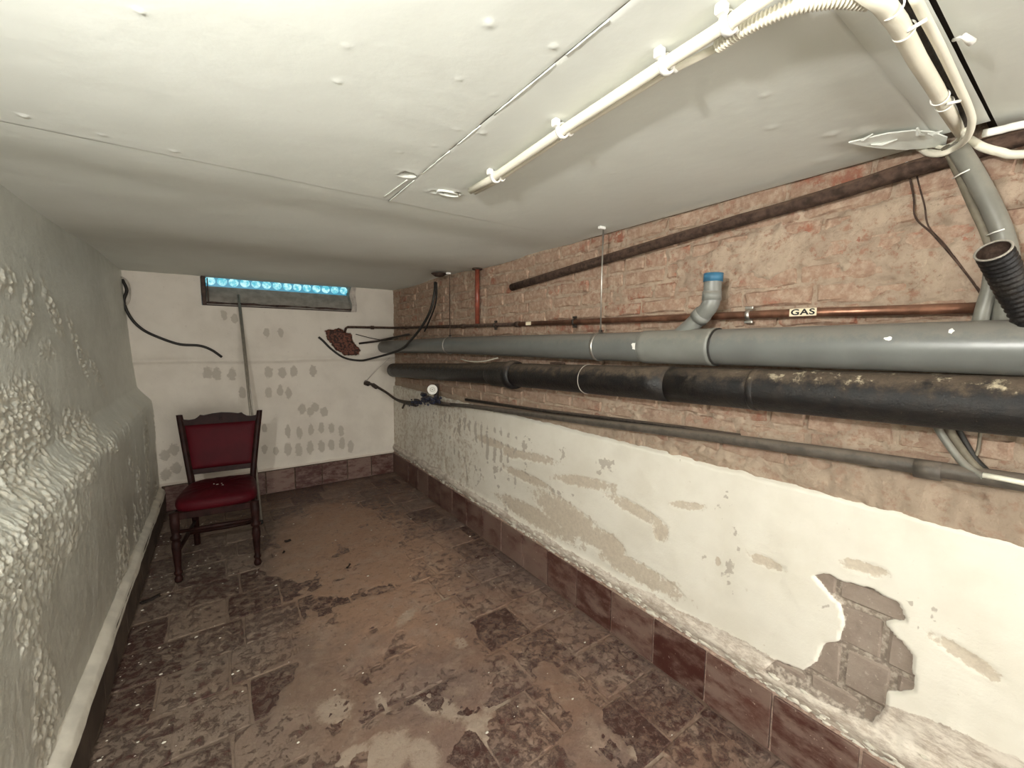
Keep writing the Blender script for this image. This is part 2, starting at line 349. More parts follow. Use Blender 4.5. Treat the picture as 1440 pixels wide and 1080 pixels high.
def tile_mesh(sx, sy, seed, th=.012):
    rd = random.Random(seed); bm = bmesh.new(); n = 12; j = []
    for i in range(4):
        for k in range(3):
            t = k/3; p = [(-1, -1), (1, -1), (1, 1), (-1, 1)]; a, b = p[i], p[(i+1) % 4]
            q = [a[0]+(b[0]-a[0])*t, a[1]+(b[1]-a[1])*t]
            if k == 0: q = [q[0]*(.955+.03*rd.random()), q[1]*(.955+.03*rd.random())]
            j.append((q[0]*sx/2+(rd.random()-.5)*.004, q[1]*sy/2+(rd.random()-.5)*.004))
    v = [(x, y, -th) for x, y in j]+[(x, y, -.002-.001*rd.random()) for x, y in j]+[(x*.965, y*.965, (rd.random()-.5)*.0012) for x, y in j]+[(0, 0, .0006)]
    f = [[i, (i+1) % n, n+(i+1) % n, n+i] for i in range(n)]+[[n+i, n+(i+1) % n, 2*n+(i+1) % n, 2*n+i] for i in range(n)]+[[2*n+i, 2*n+(i+1) % n, 3*n] for i in range(n)]
    me = bpy.data.meshes.new('tile'); me.from_pydata(v, [], f); me.update(); me.materials.append(M['tile']); return me
TM = [tile_mesh(.236, .236, i) for i in range(8)]; TH = [tile_mesh(.232, .236, 20+i) for i in range(3)]
rd = random.Random(5); STR = [tile_mesh(.055, .236, 40+i) for i in range(2)]
cut = {}
def floor_tile(me, x, y):
    o = bpy.data.objects.new('tile', me); o.parent = floor; C.objects.link(o)
    o.location = (x, y, (rd.random()-.6)*.0016); o.rotation_euler = ((rd.random()-.5)*.006, (rd.random()-.5)*.006, (rd.random()-.5)*.012-.0+math.atan(.05)*0)
for r_ in range(-3, 17):
    yr = .770+.2435*r_-.122+.01
    offs = (0, .06, .0, .02, .055)[r_ % 5] if r_ % 2 == 0 else .122
    x = 1.485; first = True
    while x > -.42:
        if first:
            wd = .055 if r_ % 2 == 0 else .235
        else: wd = .2435
        if x-wd < -.43: wd = x+.425
        xc = x-wd/2; yc = yr + .045*(xc-1.45)
        if wd > .03 and yc > .2 and yc < 4.30:
            me = STR[0] if wd < .08 and first else TM[rd.randrange(8)]
            if not first and wd < .2:
                key = round(wd, 2)
                if key not in cut: cut[key] = tile_mesh(key-.006, .236, 99+len(cut))
                me = cut[key]
            floor_tile(me, xc, min(yc, 4.25))
        x -= wd; first = False
# right wall shell + mortar bed + bricks + plaster
wall_r = box('wall_right', (1.60, .7, 1.0), (.12, 7.9, 2.1), M['shell'], None, 0); tag(wall_r, kind='structure')
nu, nv = 700, 165
gy = -.35+4.75*np.linspace(0, 1, nu)**1.25; gz = np.linspace(.90, 1.96, nv); Y, Zg = np.meshgrid(gy, gz, indexing='ij')
sm = np.maximum.reduce([ss(-.1, .5, blob(Y, Zg, .72, 1.70, .36, .11, -.1)), .75*ss(-.1, .5, blob(Y, Zg, .25, 1.66, .5, .18)), .55*ss(-.2, .5, blob(Y, Zg, .5, 1.05, .9, .10)), ss(-.1, .4, blob(Y, Zg, .15, 1.0, .55, .09))])
cover = np.clip(sm*.9 + (fb(Y, Zg*1.8, 11, 2, 5, .62)-.50)*2.0, 0, 1)
Xw = 1.529 - .0125*ss(.25, .75, cover) - .016*(fb(Y, Zg, 26, 4, 4, .65)-.5) - .004*(fb(Y, Zg, 5, 1)-.5)
brow = 1.0 - ss(.985, 1.03, Zg + .03*(fb(Y, Zg, 4, 0)-.5))           # rendered strip just above the plaster edge
Xw = Xw - .006*brow*ss(1.9, .9, Y)
mk('mortar', np.stack([Xw, Y, Zg], -1), gridfaces(nu, nv)[:, ::-1], M['mortar'], wall_r, smooth=True)
def brick_mesh(L, H, seed, D=.03):
    rd_ = random.Random(seed); bm = boxbm((0, 0, 0), (D, L, H), .006, 1)
    bmesh.ops.subdivide_edges(bm, edges=[e for e in bm.edges if e.calc_length() > L*.6], cuts=2) if L > .15 else None
    for v in bm.verts: v.co += Vector(((rd_.random()-.5)*.010, (rd_.random()-.5)*.010, (rd_.random()-.5)*.009))
    me = bpy.data.meshes.new('brick'); bm.to_mesh(me); bm.free(); me.materials.append(M['brick']); return me
BS = [brick_mesh(.205, .055, i) for i in range(8)]; BH = [brick_mesh(.098, .055, 50+i) for i in range(4)]
nb = 0; course = 0; z = 1.887
while z > .93:
    y = -.02 - .05*(course % 3); k = course
    while y < YB and nb < 299:
        hd = (course % 5 == 2) and z > 1.5 and y < 1.3 or rd.random() < .06
        L = .108 if hd else .218
        if y+L > YB+.02: break
        if not (1.22 < z < 1.44 and False):
            o = bpy.data.objects.new('brick', (BH if hd else BS)[rd.randrange(4)]); o.parent = wall_r; C.objects.link(o)
            o.location = Vector((1.5365+(rd.random()-.45)*.008, y+L/2, z+(rd.random()-.5)*.007+.006*math.sin(y*2)+.003*math.sin(y*7+z*9))) - wall_r.location
            o.rotation_euler = ((rd.random()-.5)*.03, 0, (rd.random()-.5)*.03); nb += 1
        y += L
    z -= .0665; course += 1
# painted plaster below the brickwork
nu, nv = 620, 130
gy = np.linspace(-.35, 4.37, nu); t = np.linspace(0, 1, nv); Y, T = np.meshgrid(gy, t, indexing='ij')
top = .948+.012*(fb(Y, Y*0, 6, 1)-.5)+.010*(fb(Y, Y*0, 28, 2)-.5) - .03*ss(2.6, 3.4, Y)*0
Zp = .15+(top-.15)*T
P = lambda *a: None
bare = np.zeros_like(Y)
for cy, cz, ry, rz, a in ((.352, .757, .055, .020, -.1), (.615, .657, .062, .018, 0), (.915, .757, .085, .017, -.25), (1.03, .605, .035, .050, 0), (1.17, .655, .18, .030, .12), (1.50, .69, .22, .030, -.15), (1.95, .72, .25, .028, -.1), (2.4, .72, .2, .03, 0), (1.62, .46, .30, .09, .12), (1.35, .43, .14, .06, 0), (2.0, .58, .25, .03, 0), (.14, .62, .07, .02, .3), (1.15, .37, .25, .05, 0), (1.9, .36, .4, .06, 0), (.78, .58, .012, .02, 0), (2.15, .70, .10, .04, 0), (.30, .60, .02, .012, 0)):
    bare = np.maximum(bare, np.clip(.5+1.2*blob(Y, Zp, cy, cz, ry, rz, a), 0, 1))
bare = np.maximum(bare, .62*ss(2.2, 2.9, Y)*(fb(Y, Zp, 5, 3) > .0)*(.35+.9*fb(Y, Zp*.6, 8, 3)))
streak = ss(1.75, 2.2, Y)*ss(3.6, 3.0, Y)*(.5+.5*np.sin(Y*75+3*fb(Y, Zp, 9, 2)))*ss(.40, .52, Zp)*ss(.90, .80, Zp)*(.2+.8*ss(.4, .6, fb(Y*1.0, Zp*2.5, 6, 4)))*.75
streak += .6*ss(.66, .75, fb(Y, Zp, 9, 5, 5, .7))
hp = [(.48, .675), (.44, .70), (.40, .688), (.33, .70), (.27, .69), (.262, .65), (.305, .62), (.285, .60), (.24, .56), (.225, .50), (.23, .46), (.275, .42), (.28, .37), (.30, .30), (.60, .27), (.56, .33), (.48, .345), (.445, .40), (.43, .47), (.395, .50), (.385, .56), (.405, .62), (.44, .645)]
sd = polysd(Y, Zp, hp) + .016*(fb(Y, Zp, 25, 1)-.5)
hole = np.clip(.5+sd*90, 0, 1)
lip = .335 - .05*ss(.3, 1.6, Y) + .03*ss(2.2, 3.4, Y) + .035*(fb(Y, Y*0+3, 7, 4)-.5) + .09*ss(.5, .05, Y)
crumb = ss(.03, -.03, Zp-lip)
crumb = np.maximum(crumb, 0)
bulge = .018*np.exp(-((Zp-.27)/.035)**2)
Xp = XP - .006*(fb(Y, Zp, 3, 1)-.5) - .0025*(fb(Y, Zp, 20, 2)-.5) + .0022*(bare > .5) - bulge*crumb + .010*crumb*(fb(Y, Zp, 40, 3, 5, .6)-.5) + .016*ss(.3, .7, hole)
Xp = Xp + .002*streak*0 + .018*ss(.985, 1, T)
mk('plaster', np.stack([Xp, Y, Zp], -1), gridfaces(nu, nv)[:, ::-1], M['right'], wall_r, smooth=True, attrs={'bare': bare, 'hole': hole, 'crumb': crumb, 'streak': streak})
# large damp bricks seen where the plaster has come away
for yy, zz, L, H in ((.355, .560, .120, .125), (.250, .550, .085, .120), (.440, .420, .110, .135), (.325, .425, .112, .130), (.215, .425, .10, .125), (.33, .665, .16, .070), (.455, .665, .085, .070), (.40, .315, .13, .07), (.55, .30, .16, .06), (.265, .315, .13, .07)):
    q = [(yy-L/2, zz-H/2), (yy+L/2, zz-H/2), (yy+L/2, zz+H/2), (yy-L/2, zz+H/2)]
    bm = boxbm((1.523, yy, zz), (.018, L-.012, H-.012), .005, 1)
    for v in bm.verts: v.co += Vector(((rd.random()-.5)*.002, (rd.random()-.5)*.006, (rd.random()-.5)*.006))
    bobj('brick', bm, M['pbrick'], wall_r)
# crumbling efflorescence above the right skirting
vf = ([], []); bm = bmesh.new()
for i in range(420):
    y = rd.random()**1.3*4.2+.02; z = .225+.06*rd.random()*rd.random()
    if rd.random() < .3: z += .04*rd.random()
    s = .004+.009*rd.random()*rd.random()
    q = bmesh.ops.create_icosphere(bm, subdivisions=1, radius=1)
    for v in q['verts']: v.co = Vector((1.494+v.co.x*s*.8, y+v.co.y*s*(1.5+rd.random()), z+v.co.z*s*.7))+Vector((rd.random()-.5, rd.random()-.5, rd.random()-.5))*s*.5
tag(bobj('plaster_crumbs', bm, M['ledge'], wall_r), kind='stuff')
# back wall with window opening and the broken hole
nu, nv = 290, 240
gx = np.linspace(-.68, 1.56, nu); gz = np.linspace(0, 2.0, nv); X, Zg = np.meshgrid(gx, gz, indexing='ij')
wx0, wx1, wz0 = -.095, 1.125, 1.700
bare = np.zeros_like(X)
def oval(cx, cz, rx, rz):
    global bare; bare = np.maximum(bare, np.clip(.5+.9*blob(X, Zg, cx, cz, rx, rz), 0, 1))
for p in ((0.486,4.360,0.389), (0.576,4.360,0.376), (0.675,4.360,0.376), (0.777,4.360,0.376), (0.869,4.360,0.378), (0.970,4.360,0.378), (1.052,4.360,0.338)): oval(p[0], p[2]-.0, .026, .055)
for p in ((0.492,4.360,0.559), (0.588,4.360,0.541), (0.688,4.360,0.550), (0.783,4.360,0.560), (0.875,4.360,0.550), (0.967,4.360,0.510)): oval(p[0], p[2], .022, .050)
for p in ((0.360,4.360,1.120), (0.468,4.360,1.116), (0.562,4.360,1.126), (0.727,4.360,1.121), (0.080,4.360,1.111), (-0.026,4.360,1.121), (-0.089,4.360,1.135)): oval(p[0], p[2], .028, .045)
for p in ((0.352,4.360,0.938), (0.444,4.360,0.945), (0.513,4.360,0.921), (0.151,4.360,0.950)): oval(p[0], p[2], .024, .045)
for p in ((0.621,4.360,0.764), (0.694,4.360,0.737), (0.733,4.360,0.768), (0.815,4.360,0.719), (-0.340,4.360,0.350), (-0.345,4.360,0.507), (-0.410,4.360,0.308), (-0.406,4.360,0.469)): oval(p[0], p[2], .030, .040)
for p in ((0.296,4.360,0.416), (0.386,4.360,0.390), (0.304,4.360,0.614), (0.359,4.360,1.479), (0.471,4.360,1.481), (0.049,4.360,1.624), (0.124,4.360,1.597)): oval(p[0], p[2], .020, .035)
hpts = [(0.848,4.360,1.510), (0.933,4.360,1.539), (1.026,4.360,1.528), (1.078,4.360,1.480), (1.110,4.360,1.395), (1.178,4.360,1.316), (1.163,4.360,1.280), (1.024,4.360,1.267), (0.946,4.360,1.324), (0.903,4.360,1.408), (0.852,4.360,1.448)]
sd = polysd(X, Zg, [(p[0], p[2]) for p in hpts]) + .07*(fb(X, Zg, 22, 1)-.5)
hole = np.clip(.5+sd*60, 0, 1)
crumb = ss(.245, .215, Zg+.02*(fb(X, Zg, 12, 3)-.5))
Yw = YB - .010*(fb(X, Zg, 2.5, 2)-.5) - .003*(fb(X, Zg, 20, 3)-.5) + .05*ss(.35, .8, hole) - .014*crumb - .008*ss(.02, .0, np.abs(Zg-1.232+.006*np.sin(X*5))-.004)
Yw = Yw - .012*np.exp(-((Zg-1.245)/.03)**2) + .01*hole*fb(X, Zg, 40, 2)
fc = gridfaces(nu, nv); cx = X.ravel()[fc].mean(1); cz = Zg.ravel()[fc].mean(1)
fc = fc[~((cx > wx0) & (cx < wx1) & (cz > wz0))]
wall_b = mk('wall_back', np.stack([X, Yw, Zg], -1), fc[:, ::-1] if False else fc, M['back'], smooth=True, center=False, attrs={'bare': bare, 'hole': hole, 'crumb': crumb}); tag(wall_b, kind='structure')
for nm, c, s in (('masonry', (.45, 4.62, .84), (2.4, .4, 1.68)), ('masonry', (-.42, 4.62, 1.85), (.64, .4, .34)), ('masonry', (1.40, 4.62, 1.85), (.54, .4, .34)), ('masonry', (.45, 4.75, 2.05), (2.4, .3, .12))): box(nm, c, s, M['shell'], wall_b, 0)
# rear wall behind the camera, outer shell
tag(box('wall_rear', (.5, Y0-.05, 1.0), (2.6, .1, 2.1), M['shell'], None, 0), kind='structure')
# left wall: damp, blistered, with a sloping ledge
nu, nv = 880, 330
gy = -1.2+5.6*np.linspace(0, 1, nu); gy = np.where(gy < 0, gy, gy); gy = np.concatenate([np.linspace(-3.1, .3, 40, endpoint=False), .3+4.1*np.linspace(0, 1, nu-40)**1.35]); t = np.linspace(0, 1, nv); Y, T = np.meshgrid(gy, t, indexing='ij')
lz = .90+.03*(Y-2)/2 + .015*(fb(Y, Y*0, 2, 2)-.5)
kz = np.array([0, .06, .10, .40, .44, .475, .50, .53, .80, 1.0]); 
zz = np.empty_like(Y); xx = np.empty_like(Y)
for i in range(nu):
    L = lz[i, 0]; d = .075 - .025*ss(2.2, 4.3, gy[i]); d2 = d
    zk = [.0, .10, .20, L-.10, L-.045, L-.005, L+.05, L+.10, 1.40, 1.96]
    xk = [-.450, -.452, -.456, -.460+.0, -.462, -.470, -.47-d*.75, -.47-d, -.565, -.580]
    if True: xk[7] = -.545; xk[6] = -.47-.045
    zz[i] = np.interp(t, kz, zk); xx[i] = np.interp(t, kz, xk)
for _ in range(6): xx[:, 1:-1] = .25*xx[:, :-2]+.5*xx[:, 1:-1]+.25*xx[:, 2:]
nearb = ss(3.2, 1.2, Y)
def sb(p, ry, rz, a=0): return ss(-.35, .45, blob(Y, zz, p[1], p[2], ry, rz, a) + .9*(fb(Y, zz, 9, 2)-.5))
scab = np.maximum.reduce([sb((-0.550,2.109,1.103), .22, .16), sb((-0.550,2.580,0.991), .30, .11), sb((-0.550,1.916,1.047), .25, .2), .9*sb((-0.560,2.111,1.594), .12, .05), .9*sb((-0.560,2.308,1.539), .18, .045, .9), .9*sb((-0.560,2.573,1.515), .16, .06, -.9), .8*sb((-0.560,2.872,1.360), .22, .05, -1.0), .7*sb((-0.560,3.172,1.201), .2, .05, -.6), .5*sb((-0.560,2.455,1.366), .12, .04), .6*sb((-0.560,2.110,1.419), .1, .05), .85*ss(.07, .0, np.abs(zz-lz+.03)-.02)*ss(.4, .6, fb(Y, zz, 6, 2)), .75*sb((-0.460,1.666,0.808), .35, .12), .6*sb((-0.460,1.899,0.755), .35, .1), .7*ss(.55, .68, fb(Y, zz*.5, 5, 3))*ss(.9, .8, zz)])
scab = np.clip(scab, 0, 1)
bub = ss(.45, .7, fb(Y, zz, 55, 2, 3, .6)); bub2 = ss(.5, .7, fb(Y, zz*.55, 30, 4, 3))
xx = xx + scab*(.008*bub+.010*(fb(Y, zz, 95, 0, 2, .8)-.5)) + .003*bub2*(zz < lz)*(.3+.7*scab) + .014*(fb(Y, zz, 2.2, 3)-.5) + .0015*(fb(Y, zz, 30, 1)-.5)
drip = ss(.5, .72, fb(Y*3.2, zz*.35, 9, 5))*ss(.75, .93, zz)*(zz < lz+.01)
xx = xx + .003*drip
wall_l = mk('wall_left', np.stack([xx, Y, zz], -1), gridfaces(nu, nv), M['left'], smooth=True, center=False, attrs={'scab': scab}); tag(wall_l, kind='structure')
box('masonry', (-.74, .7, 1.0), (.12, 7.9, 2.1), M['shell'], wall_l, 0)
# skirtings
def bt_mesh(L, H, D, seed, name='tile'):
    rd_ = random.Random(seed); bm = boxbm((0, 0, 0), (D, L, H), .002, 1)
    for v in bm.verts: v.co += Vector(((rd_.random()-.5)*.001, (rd_.random()-.5)*.002, (rd_.random()-.5)*.003))
    me = bpy.data.meshes.new(name); bm.to_mesh(me); bm.free(); me.materials.append(M['btile']); return me
def strip(name, pts_top, m):
    return None
br = box('baseboard_right', (1.504, .64, .112), (.022, 7.42, .224), M['grout'], None, .002); tag(br, kind='structure')
BT = [bt_mesh(.231, .206, .012, i) for i in range(4)]
y = .0775-.2385
while y < YB-.02:
    L = .2385; o = bpy.data.objects.new('tile', BT[rd.randrange(4)]); o.parent = br; C.objects.link(o)
    o.location = Vector((1.4900+(rd.random()-.5)*.002, min(y+L/2, YB-.13), .112))-br.location; o.rotation_euler = (0, (rd.random()-.5)*.02, (rd.random()-.5)*.008); y += L
bb = box('baseboard_back', (.53, 4.343, .11), (1.94, .022, .21), M['dirtygrout'], None, .002); tag(bb, kind='structure')
x = 1.485-.2385*8
while x < 1.45:
    o = bpy.data.objects.new('tile', BT[rd.randrange(4)]); o.parent = bb; C.objects.link(o)
    o.location = Vector((x+.119, 4.331+(rd.random()-.5)*.003, .108))-bb.location; o.rotation_euler = (0, 0, R(90)+(rd.random()-.5)*.01); x += .2385
bl = box('baseboard_left', (-.446, .63, .092), (.034, 7.44, .185), M['dirtygrout'], None, .003); tag(bl, kind='structure')
BL = [bt_mesh(.2365, .165, .012, 9+i) for i in range(3)]
for me in BL: me.materials.clear(); me.materials.append(M['btile2'] if 'btile2' in M else simple('brown_skirting_tile', (.075, .055, .042), .6, .35, var=.35, scale=8, bump=.3))
y = -.3
while y < YB-.1:
    o = bpy.data.objects.new('tile', BL[rd.randrange(3)]); o.parent = bl; C.objects.link(o)
    o.location = Vector((-.4255+(rd.random()-.5)*.0015, min(y+.119, YB-.13), .094))-bl.location; y += .2385
# plaster fillet on top of the left skirting
nu, nv = 300, 9; gy = np.linspace(-.4, 4.36, nu); Y, T = np.meshgrid(gy, np.linspace(0, 1, nv), indexing='ij')
xx = -.416-.048*T+.006*(fb(Y, T*0, 7, 2)-.5)*(1-T); zz = .172+.035*np.sqrt(T)+.006*(fb(Y, T*.2, 9, 3)-.5)+.012*T; zz[:, 0] -= .012+.02*(fb(gy, gy*0, 6, 1)-.5)
mk('plaster_fillet', np.stack([xx, Y, zz], -1), gridfaces(nu, nv)[:, ::-1], M['ledge'], bl, smooth=True)
# ceiling: undulating plaster beyond the boards, boards nearer
nu, nv = 220, 300
gx = np.linspace(-.68, 1.57, nu); gy = np.linspace(1.555, 4.42, nv); X, Y = np.meshgrid(gx, gy, indexing='ij')
Zc = 1.916 + .024*ss(1.6, 3.9, Y) + .016*(fb(X, Y, 1.3, 1)-.5)*ss(1.57, 1.9, Y) + .008*np.sin((Y+.15*X)*4.2)*ss(1.57, 2.0, Y) + .002*(fb(X, Y, 9, 2)-.5)
ceil = mk('ceiling', np.stack([X, Y, Zc], -1), gridfaces(nu, nv)[:, ::-1], M['ceil'], smooth=True, center=False, attrs={'hole': X*0}); tag(ceil, kind='structure')
box('roof_slab', (.5, .7, 2.04), (2.5, 7.9, .1), M['shell'], ceil, 0)
def board(x0, x1, y0, y1, z0, st=.006, feats=(), seed=0, tilt=0, crack=False):
    nu = max(3, int((x1-x0)/st)); nv = max(3, int((y1-y0)/st)); gx = np.linspace(x0, x1, nu); gy = np.linspace(y0, y1, nv); X, Y = np.meshgrid(gx, gy, indexing='ij')
    Z = z0 + .004*(fb(X, Y, 1.5, seed)-.5) + .0012*(fb(X, Y, 14, seed+1)-.5) + tilt*(Y-y0); hole = np.zeros_like(X)
    for cx, cy, r_, h, hl in feats:
        n_ = .5*r_*(fb(X, Y, 60, 3)-.5); d = np.hypot(X-cx, Y-cy)+n_
        Z = Z - .75*h*np.exp(-(d/r_)**2) 
        if hl: k = ss(hl, hl*.6, d+1.2*hl*(fb(X, Y, 70, 2)-.5)); hole = np.maximum(hole, k); Z = Z + .03*k
    e = np.minimum(np.minimum(X-x0, x1-X), np.minimum(Y-y0, y1-Y)); Z = Z + .0015*ss(.004, 0, e)
    return mk('ceiling_board', np.stack([X, Y, Z], -1), gridfaces(nu, nv)[:, ::-1], M['ceil'], ceil, smooth=True, attrs={'hole': hole})
fA = [(.385, .62, .007, .004, 0), (.504, .599, .006, .004, 0), (.495, .778, .004, .003, 0), (.412, .775, .004, .003, 0), (-.073, 1.506, .006, .005, 0), (-.215, 1.5, .005, .004, 0), (-.343, 1.484, .006, .005, 0), (-.075, .918, .005, .004, 0), (.22, .924, .006, .004, 0), (.21, .81, .005, .003, 0), (.33, 1.0, .003, .003, 0), (.43, 1.15, .004, .003, 0), (.505, 1.275, .035, .006, .026), (.50, .95, .005, .003, 0), (.49, 1.06, .004, .003, 0)]
fB = [(.53, .685, .008, .005, 0), (.556, .924, .006, .005, 0), (.625, 1.365, .016, .008, .013), (.66, 1.345, .02, .007, .016), (.70, 1.33, .018, .008, .010), (.95, .45, .007, .003, 0), (1.1, .5, .01, .003, 0), (1.25, .43, .012, .004, 0), (.85, 1.35, .004, .002, 0), (1.3, .38, .02, .004, 0), (1.0, .9, .005, .002, 0), (1.4, .5, .02, .003, 0)]
board(-.66, .534, .285, 1.558, 1.9155, feats=fA, seed=0)
board(.5345, 1.515, .285, 1.558, 1.9145, feats=fB, seed=2)
board(-.66, 1.47, .196, .2845, 1.9120, seed=1)
board(-.66, 1.60, -3.1, .190, 1.9130, st=.03, seed=3)
def at_c(x, y, dz=0): return (x, y, 1.914-dz)
vf = ([], [])
for a, b in (((.5345, .50), (.5345, .60)), ((.5345, .63), (.5345, .84)), ((.5345, .90), (.5345, 1.02)), ((.5345, 1.06), (.5345, 1.25)), ((.5345, 1.31), (.536, 1.56)), ((.515, 1.32), (.505, 1.52))):
    n_ = 10; addtube(vf, [(a[0]+(b[0]-a[0])*i/n_+.0008*rd.random(), a[1]+(b[1]-a[1])*i/n_, 1.9142) for i in range(n_+1)], [.0012+.0012*rd.random() for _ in range(n_+1)], 6)
mk('joint_ridge', vf[0], vf[1], M['ceil'], ceil, True)
vf = ([], [])
addtube(vf, [(.60+.08*math.cos(a)*.5+.07, 1.345+.02*math.sin(a), 1.911) for a in [i*.7 for i in range(9)]], .004, 6)
mk('plaster_lip', vf[0], vf[1], M['ceil'], ceil, True)
fl = [(1.301,0.410,1.900), (1.315,0.374,1.902), (1.330,0.343,1.904), (1.367,0.305,1.906), (1.412,0.280,1.906), (1.472,0.265,1.904), (1.507,0.273,1.898), (1.474,0.305,1.894), (1.435,0.337,1.892), (1.388,0.367,1.894), (1.347,0.391,1.897)]
n_ = len(fl); cc = tuple(sum(p[k] for p in fl)/n_ for k in range(3)); v = fl+[cc]+[(p[0], p[1], p[2]+.003) for p in fl]+[(cc[0], cc[1], cc[2]+.003)]
f = [[k, (k+1) % n_, n_] for k in range(n_)]+[[n_+1+(k+1) % n_, n_+1+k, 2*n_+1] for k in range(n_)]+[[k, n_+1+k, n_+1+(k+1) % n_, (k+1) % n_] for k in range(n_)]
mk('peeling_flap', v, f, M['ceil'], ceil)
for a, b, w_ in (((1.320,0.396,1.905), (1.305,0.364,1.905), .004), ((1.347,0.378,1.897), (1.374,0.335,1.900), .0035), ((1.354,0.296,1.905), (1.392,0.290,1.898), .005), ((1.395,0.285,1.900), (1.412,0.264,1.903), .004)):
    tube('paint_flake', [a, Vector(a)*.5+Vector(b)*.5+Vector((0, .004, -.004)), b], [w_*.5, w_, w_*.3], M['ceil'], ceil, 5, False)
box('board_gap', (.6, .195, 1.922), (2.3, .02, .006), M['debris'], ceil, 0)
# ---------------------------------------------------------------- window
win = box('window_1', (.515, 4.555, 1.95), (1.24, .02, .30), M['wframe'], None, 0); tag(win, kind='structure')
box('glass_web', (.515, 4.515, 1.918), (1.16, .012, .092), M['web'], win, .001)
for i in range(14):
    x = -.045+.0845*i+.012; vv, ff = tubevf([(x, 4.508, 1.921), (x, 4.502, 1.921), (x, 4.496, 1.921)], [.037, .037, .029], 14)
    mk('glass_lens', vv, ff, M['lens'], win, False)
v = [(-.085, 4.385, 1.735), (1.10, 4.385, 1.735), (1.10, 4.50, 1.873), (-.085, 4.50, 1.873), (-.085, 4.385, 1.705), (1.10, 4.385, 1.705), (1.10, 4.50, 1.705), (-.085, 4.50, 1.705)]
mk('sill', v, [[0, 1, 2, 3], [0, 4, 5, 1], [4, 7, 6, 5], [0, 3, 7, 4], [1, 5, 6, 2], [3, 2, 6, 7]], M['sill'], win)
box('window_frame', (-.080, 4.40, 1.83), (.028, .16, .25), M['wframe'], win, .003); box('window_frame', (-.052, 4.372, 1.82), (.008, .02, .21), M['wframe'], win, .001)
vf = ([], []); pts = [(-.09+.0603*i, 4.374, 1.722+.006*rd.random()) for i in range(21)]; addtube(vf, pts, [.004+.009*rd.random() for _ in pts], 6)
addtube(vf, [(x, 4.372, 1.704) for x, y, z in pts], .004, 6); mk('window_frame', vf[0], vf[1], M['wframe'], win)
v = []; f = []
for i in range(9):
    z = 1.70+.032*i; k = .012*math.sin(i*.9)
    v += [(1.095+k, 4.35, z), (1.145+.5*k, 4.345, z), (1.145, 4.50, z), (1.100, 4.50, z)]
for i in range(8):
    for a in range(4): f.append([4*i+a, 4*i+(a+1) % 4, 4*i+4+(a+1) % 4, 4*i+4+a])
f += [[0, 3, 2, 1], [32, 33, 34, 35]]; mk('window_jamb', v, f, M['shelf'], win)
# ---------------------------------------------------------------- CHAIR
ch = empty('chair', (-.040, 3.215, 0), 'old dark wooden chair with dark red upholstered seat and back', 'chair', rz=R(-5.5))
def lmk(name, bm, m, smooth=False): return bobj(name, bm, m, ch, smooth, True)
def lathe(name, c, prof, m, seg=14):
    v = []; f = []
    for r_, z in prof:
        for k in range(seg): a = 2*math.pi*k/seg; v.append((c[0]+r_*math.cos(a), c[1]+r_*math.sin(a), z))
    for i in range(len(prof)-1):
        for k in range(seg): f.append([i*seg+k, i*seg+(k+1) % seg, (i+1)*seg+(k+1) % seg, (i+1)*seg+k])
    f.append(list(range(seg))[::-1]); f.append([(len(prof)-1)*seg+k for k in range(seg)]); return mk(name, v, f, m, ch, True, True)
leg_prof = [(.014, 0), (.020, .008), (.021, .022), (.016, .034), (.013, .042), (.020, .052), (.021, .06), (.015, .07), (.017, .10), (.021, .17), (.0245, .215), (.022, .24), (.017, .252), (.0265, .262), (.0265, .275), (.018, .286), (.021, .31), (.024, .35), (.024, .415)]
for sx in (-1, 1): lathe('leg', (sx*.197, -.235), leg_prof, M['wood'])
# back legs run up as raked, outward leaning posts
def post(sx, z0, z1, name):
    keys = [(0, .175, .275, .017, .019), (.20, .172, .235, .018, .022), (.43, .172, .205, .0185, .022), (.50, .178, .208, .019, .021), (.70, .203, .245, .0185, .017), (.86, .224, .290, .019, .014), (.905, .231, .302, .017, .012)]
    zs = [z for z in np.linspace(z0, z1, 9)]; v = []; f = []
    K = list(zip(*keys))
    for z in zs:
        x, y, a, b = (float(np.interp(z, K[0], K[i])) for i in (1, 2, 3, 4)); x *= sx
        c_ = .35
        for px, py in ((-1, -c_), (-c_, -1), (c_, -1), (1, -c_), (1, c_), (c_, 1), (-c_, 1), (-1, c_)): v.append((x+px*a, y+py*b, z))
    for i in range(8):
        for k in range(8): f.append([i*8+k, i*8+(k+1) % 8, i*8+8+(k+1) % 8, i*8+8+k])
    f += [list(range(8))[::-1], [64+k for k in range(8)]]; return mk(name, v, f, M['wood'], ch, False, True)
for sx in (-1, 1): post(sx, 0, .44, 'leg'); post(sx, .44, .905, 'back_post')
def plate(name, outline, yf, th, m, bevel=.003, smooth=False, puff=0):       # outline in x,z ; yf gives rake
    bm = bmesh.new(); vs_ = [bm.verts.new((x, yf(z)-th/2, z)) for x, z in outline]; fa = bm.faces.new(vs_)
    r = bmesh.ops.extrude_face_region(bm, geom=[fa]); nv_ = [g for g in r['geom'] if isinstance(g, bmesh.types.BMVert)]
    bmesh.ops.translate(bm, verts=nv_, vec=(0, th, 0)); bmesh.ops.recalc_face_normals(bm, faces=bm.faces)
    if bevel: bmesh.ops.bevel(bm, geom=[e for e in bm.edges if abs(e.verts[0].co.y-e.verts[1].co.y) < .02 and e.calc_length() > .008 and len([1 for f_ in e.link_faces if len(f_.verts) > 4]) > 0], offset=bevel, segments=2, affect='EDGES')
    return lmk(name, bm, m, smooth)
yb = lambda z: .205+(z-.47)*.226
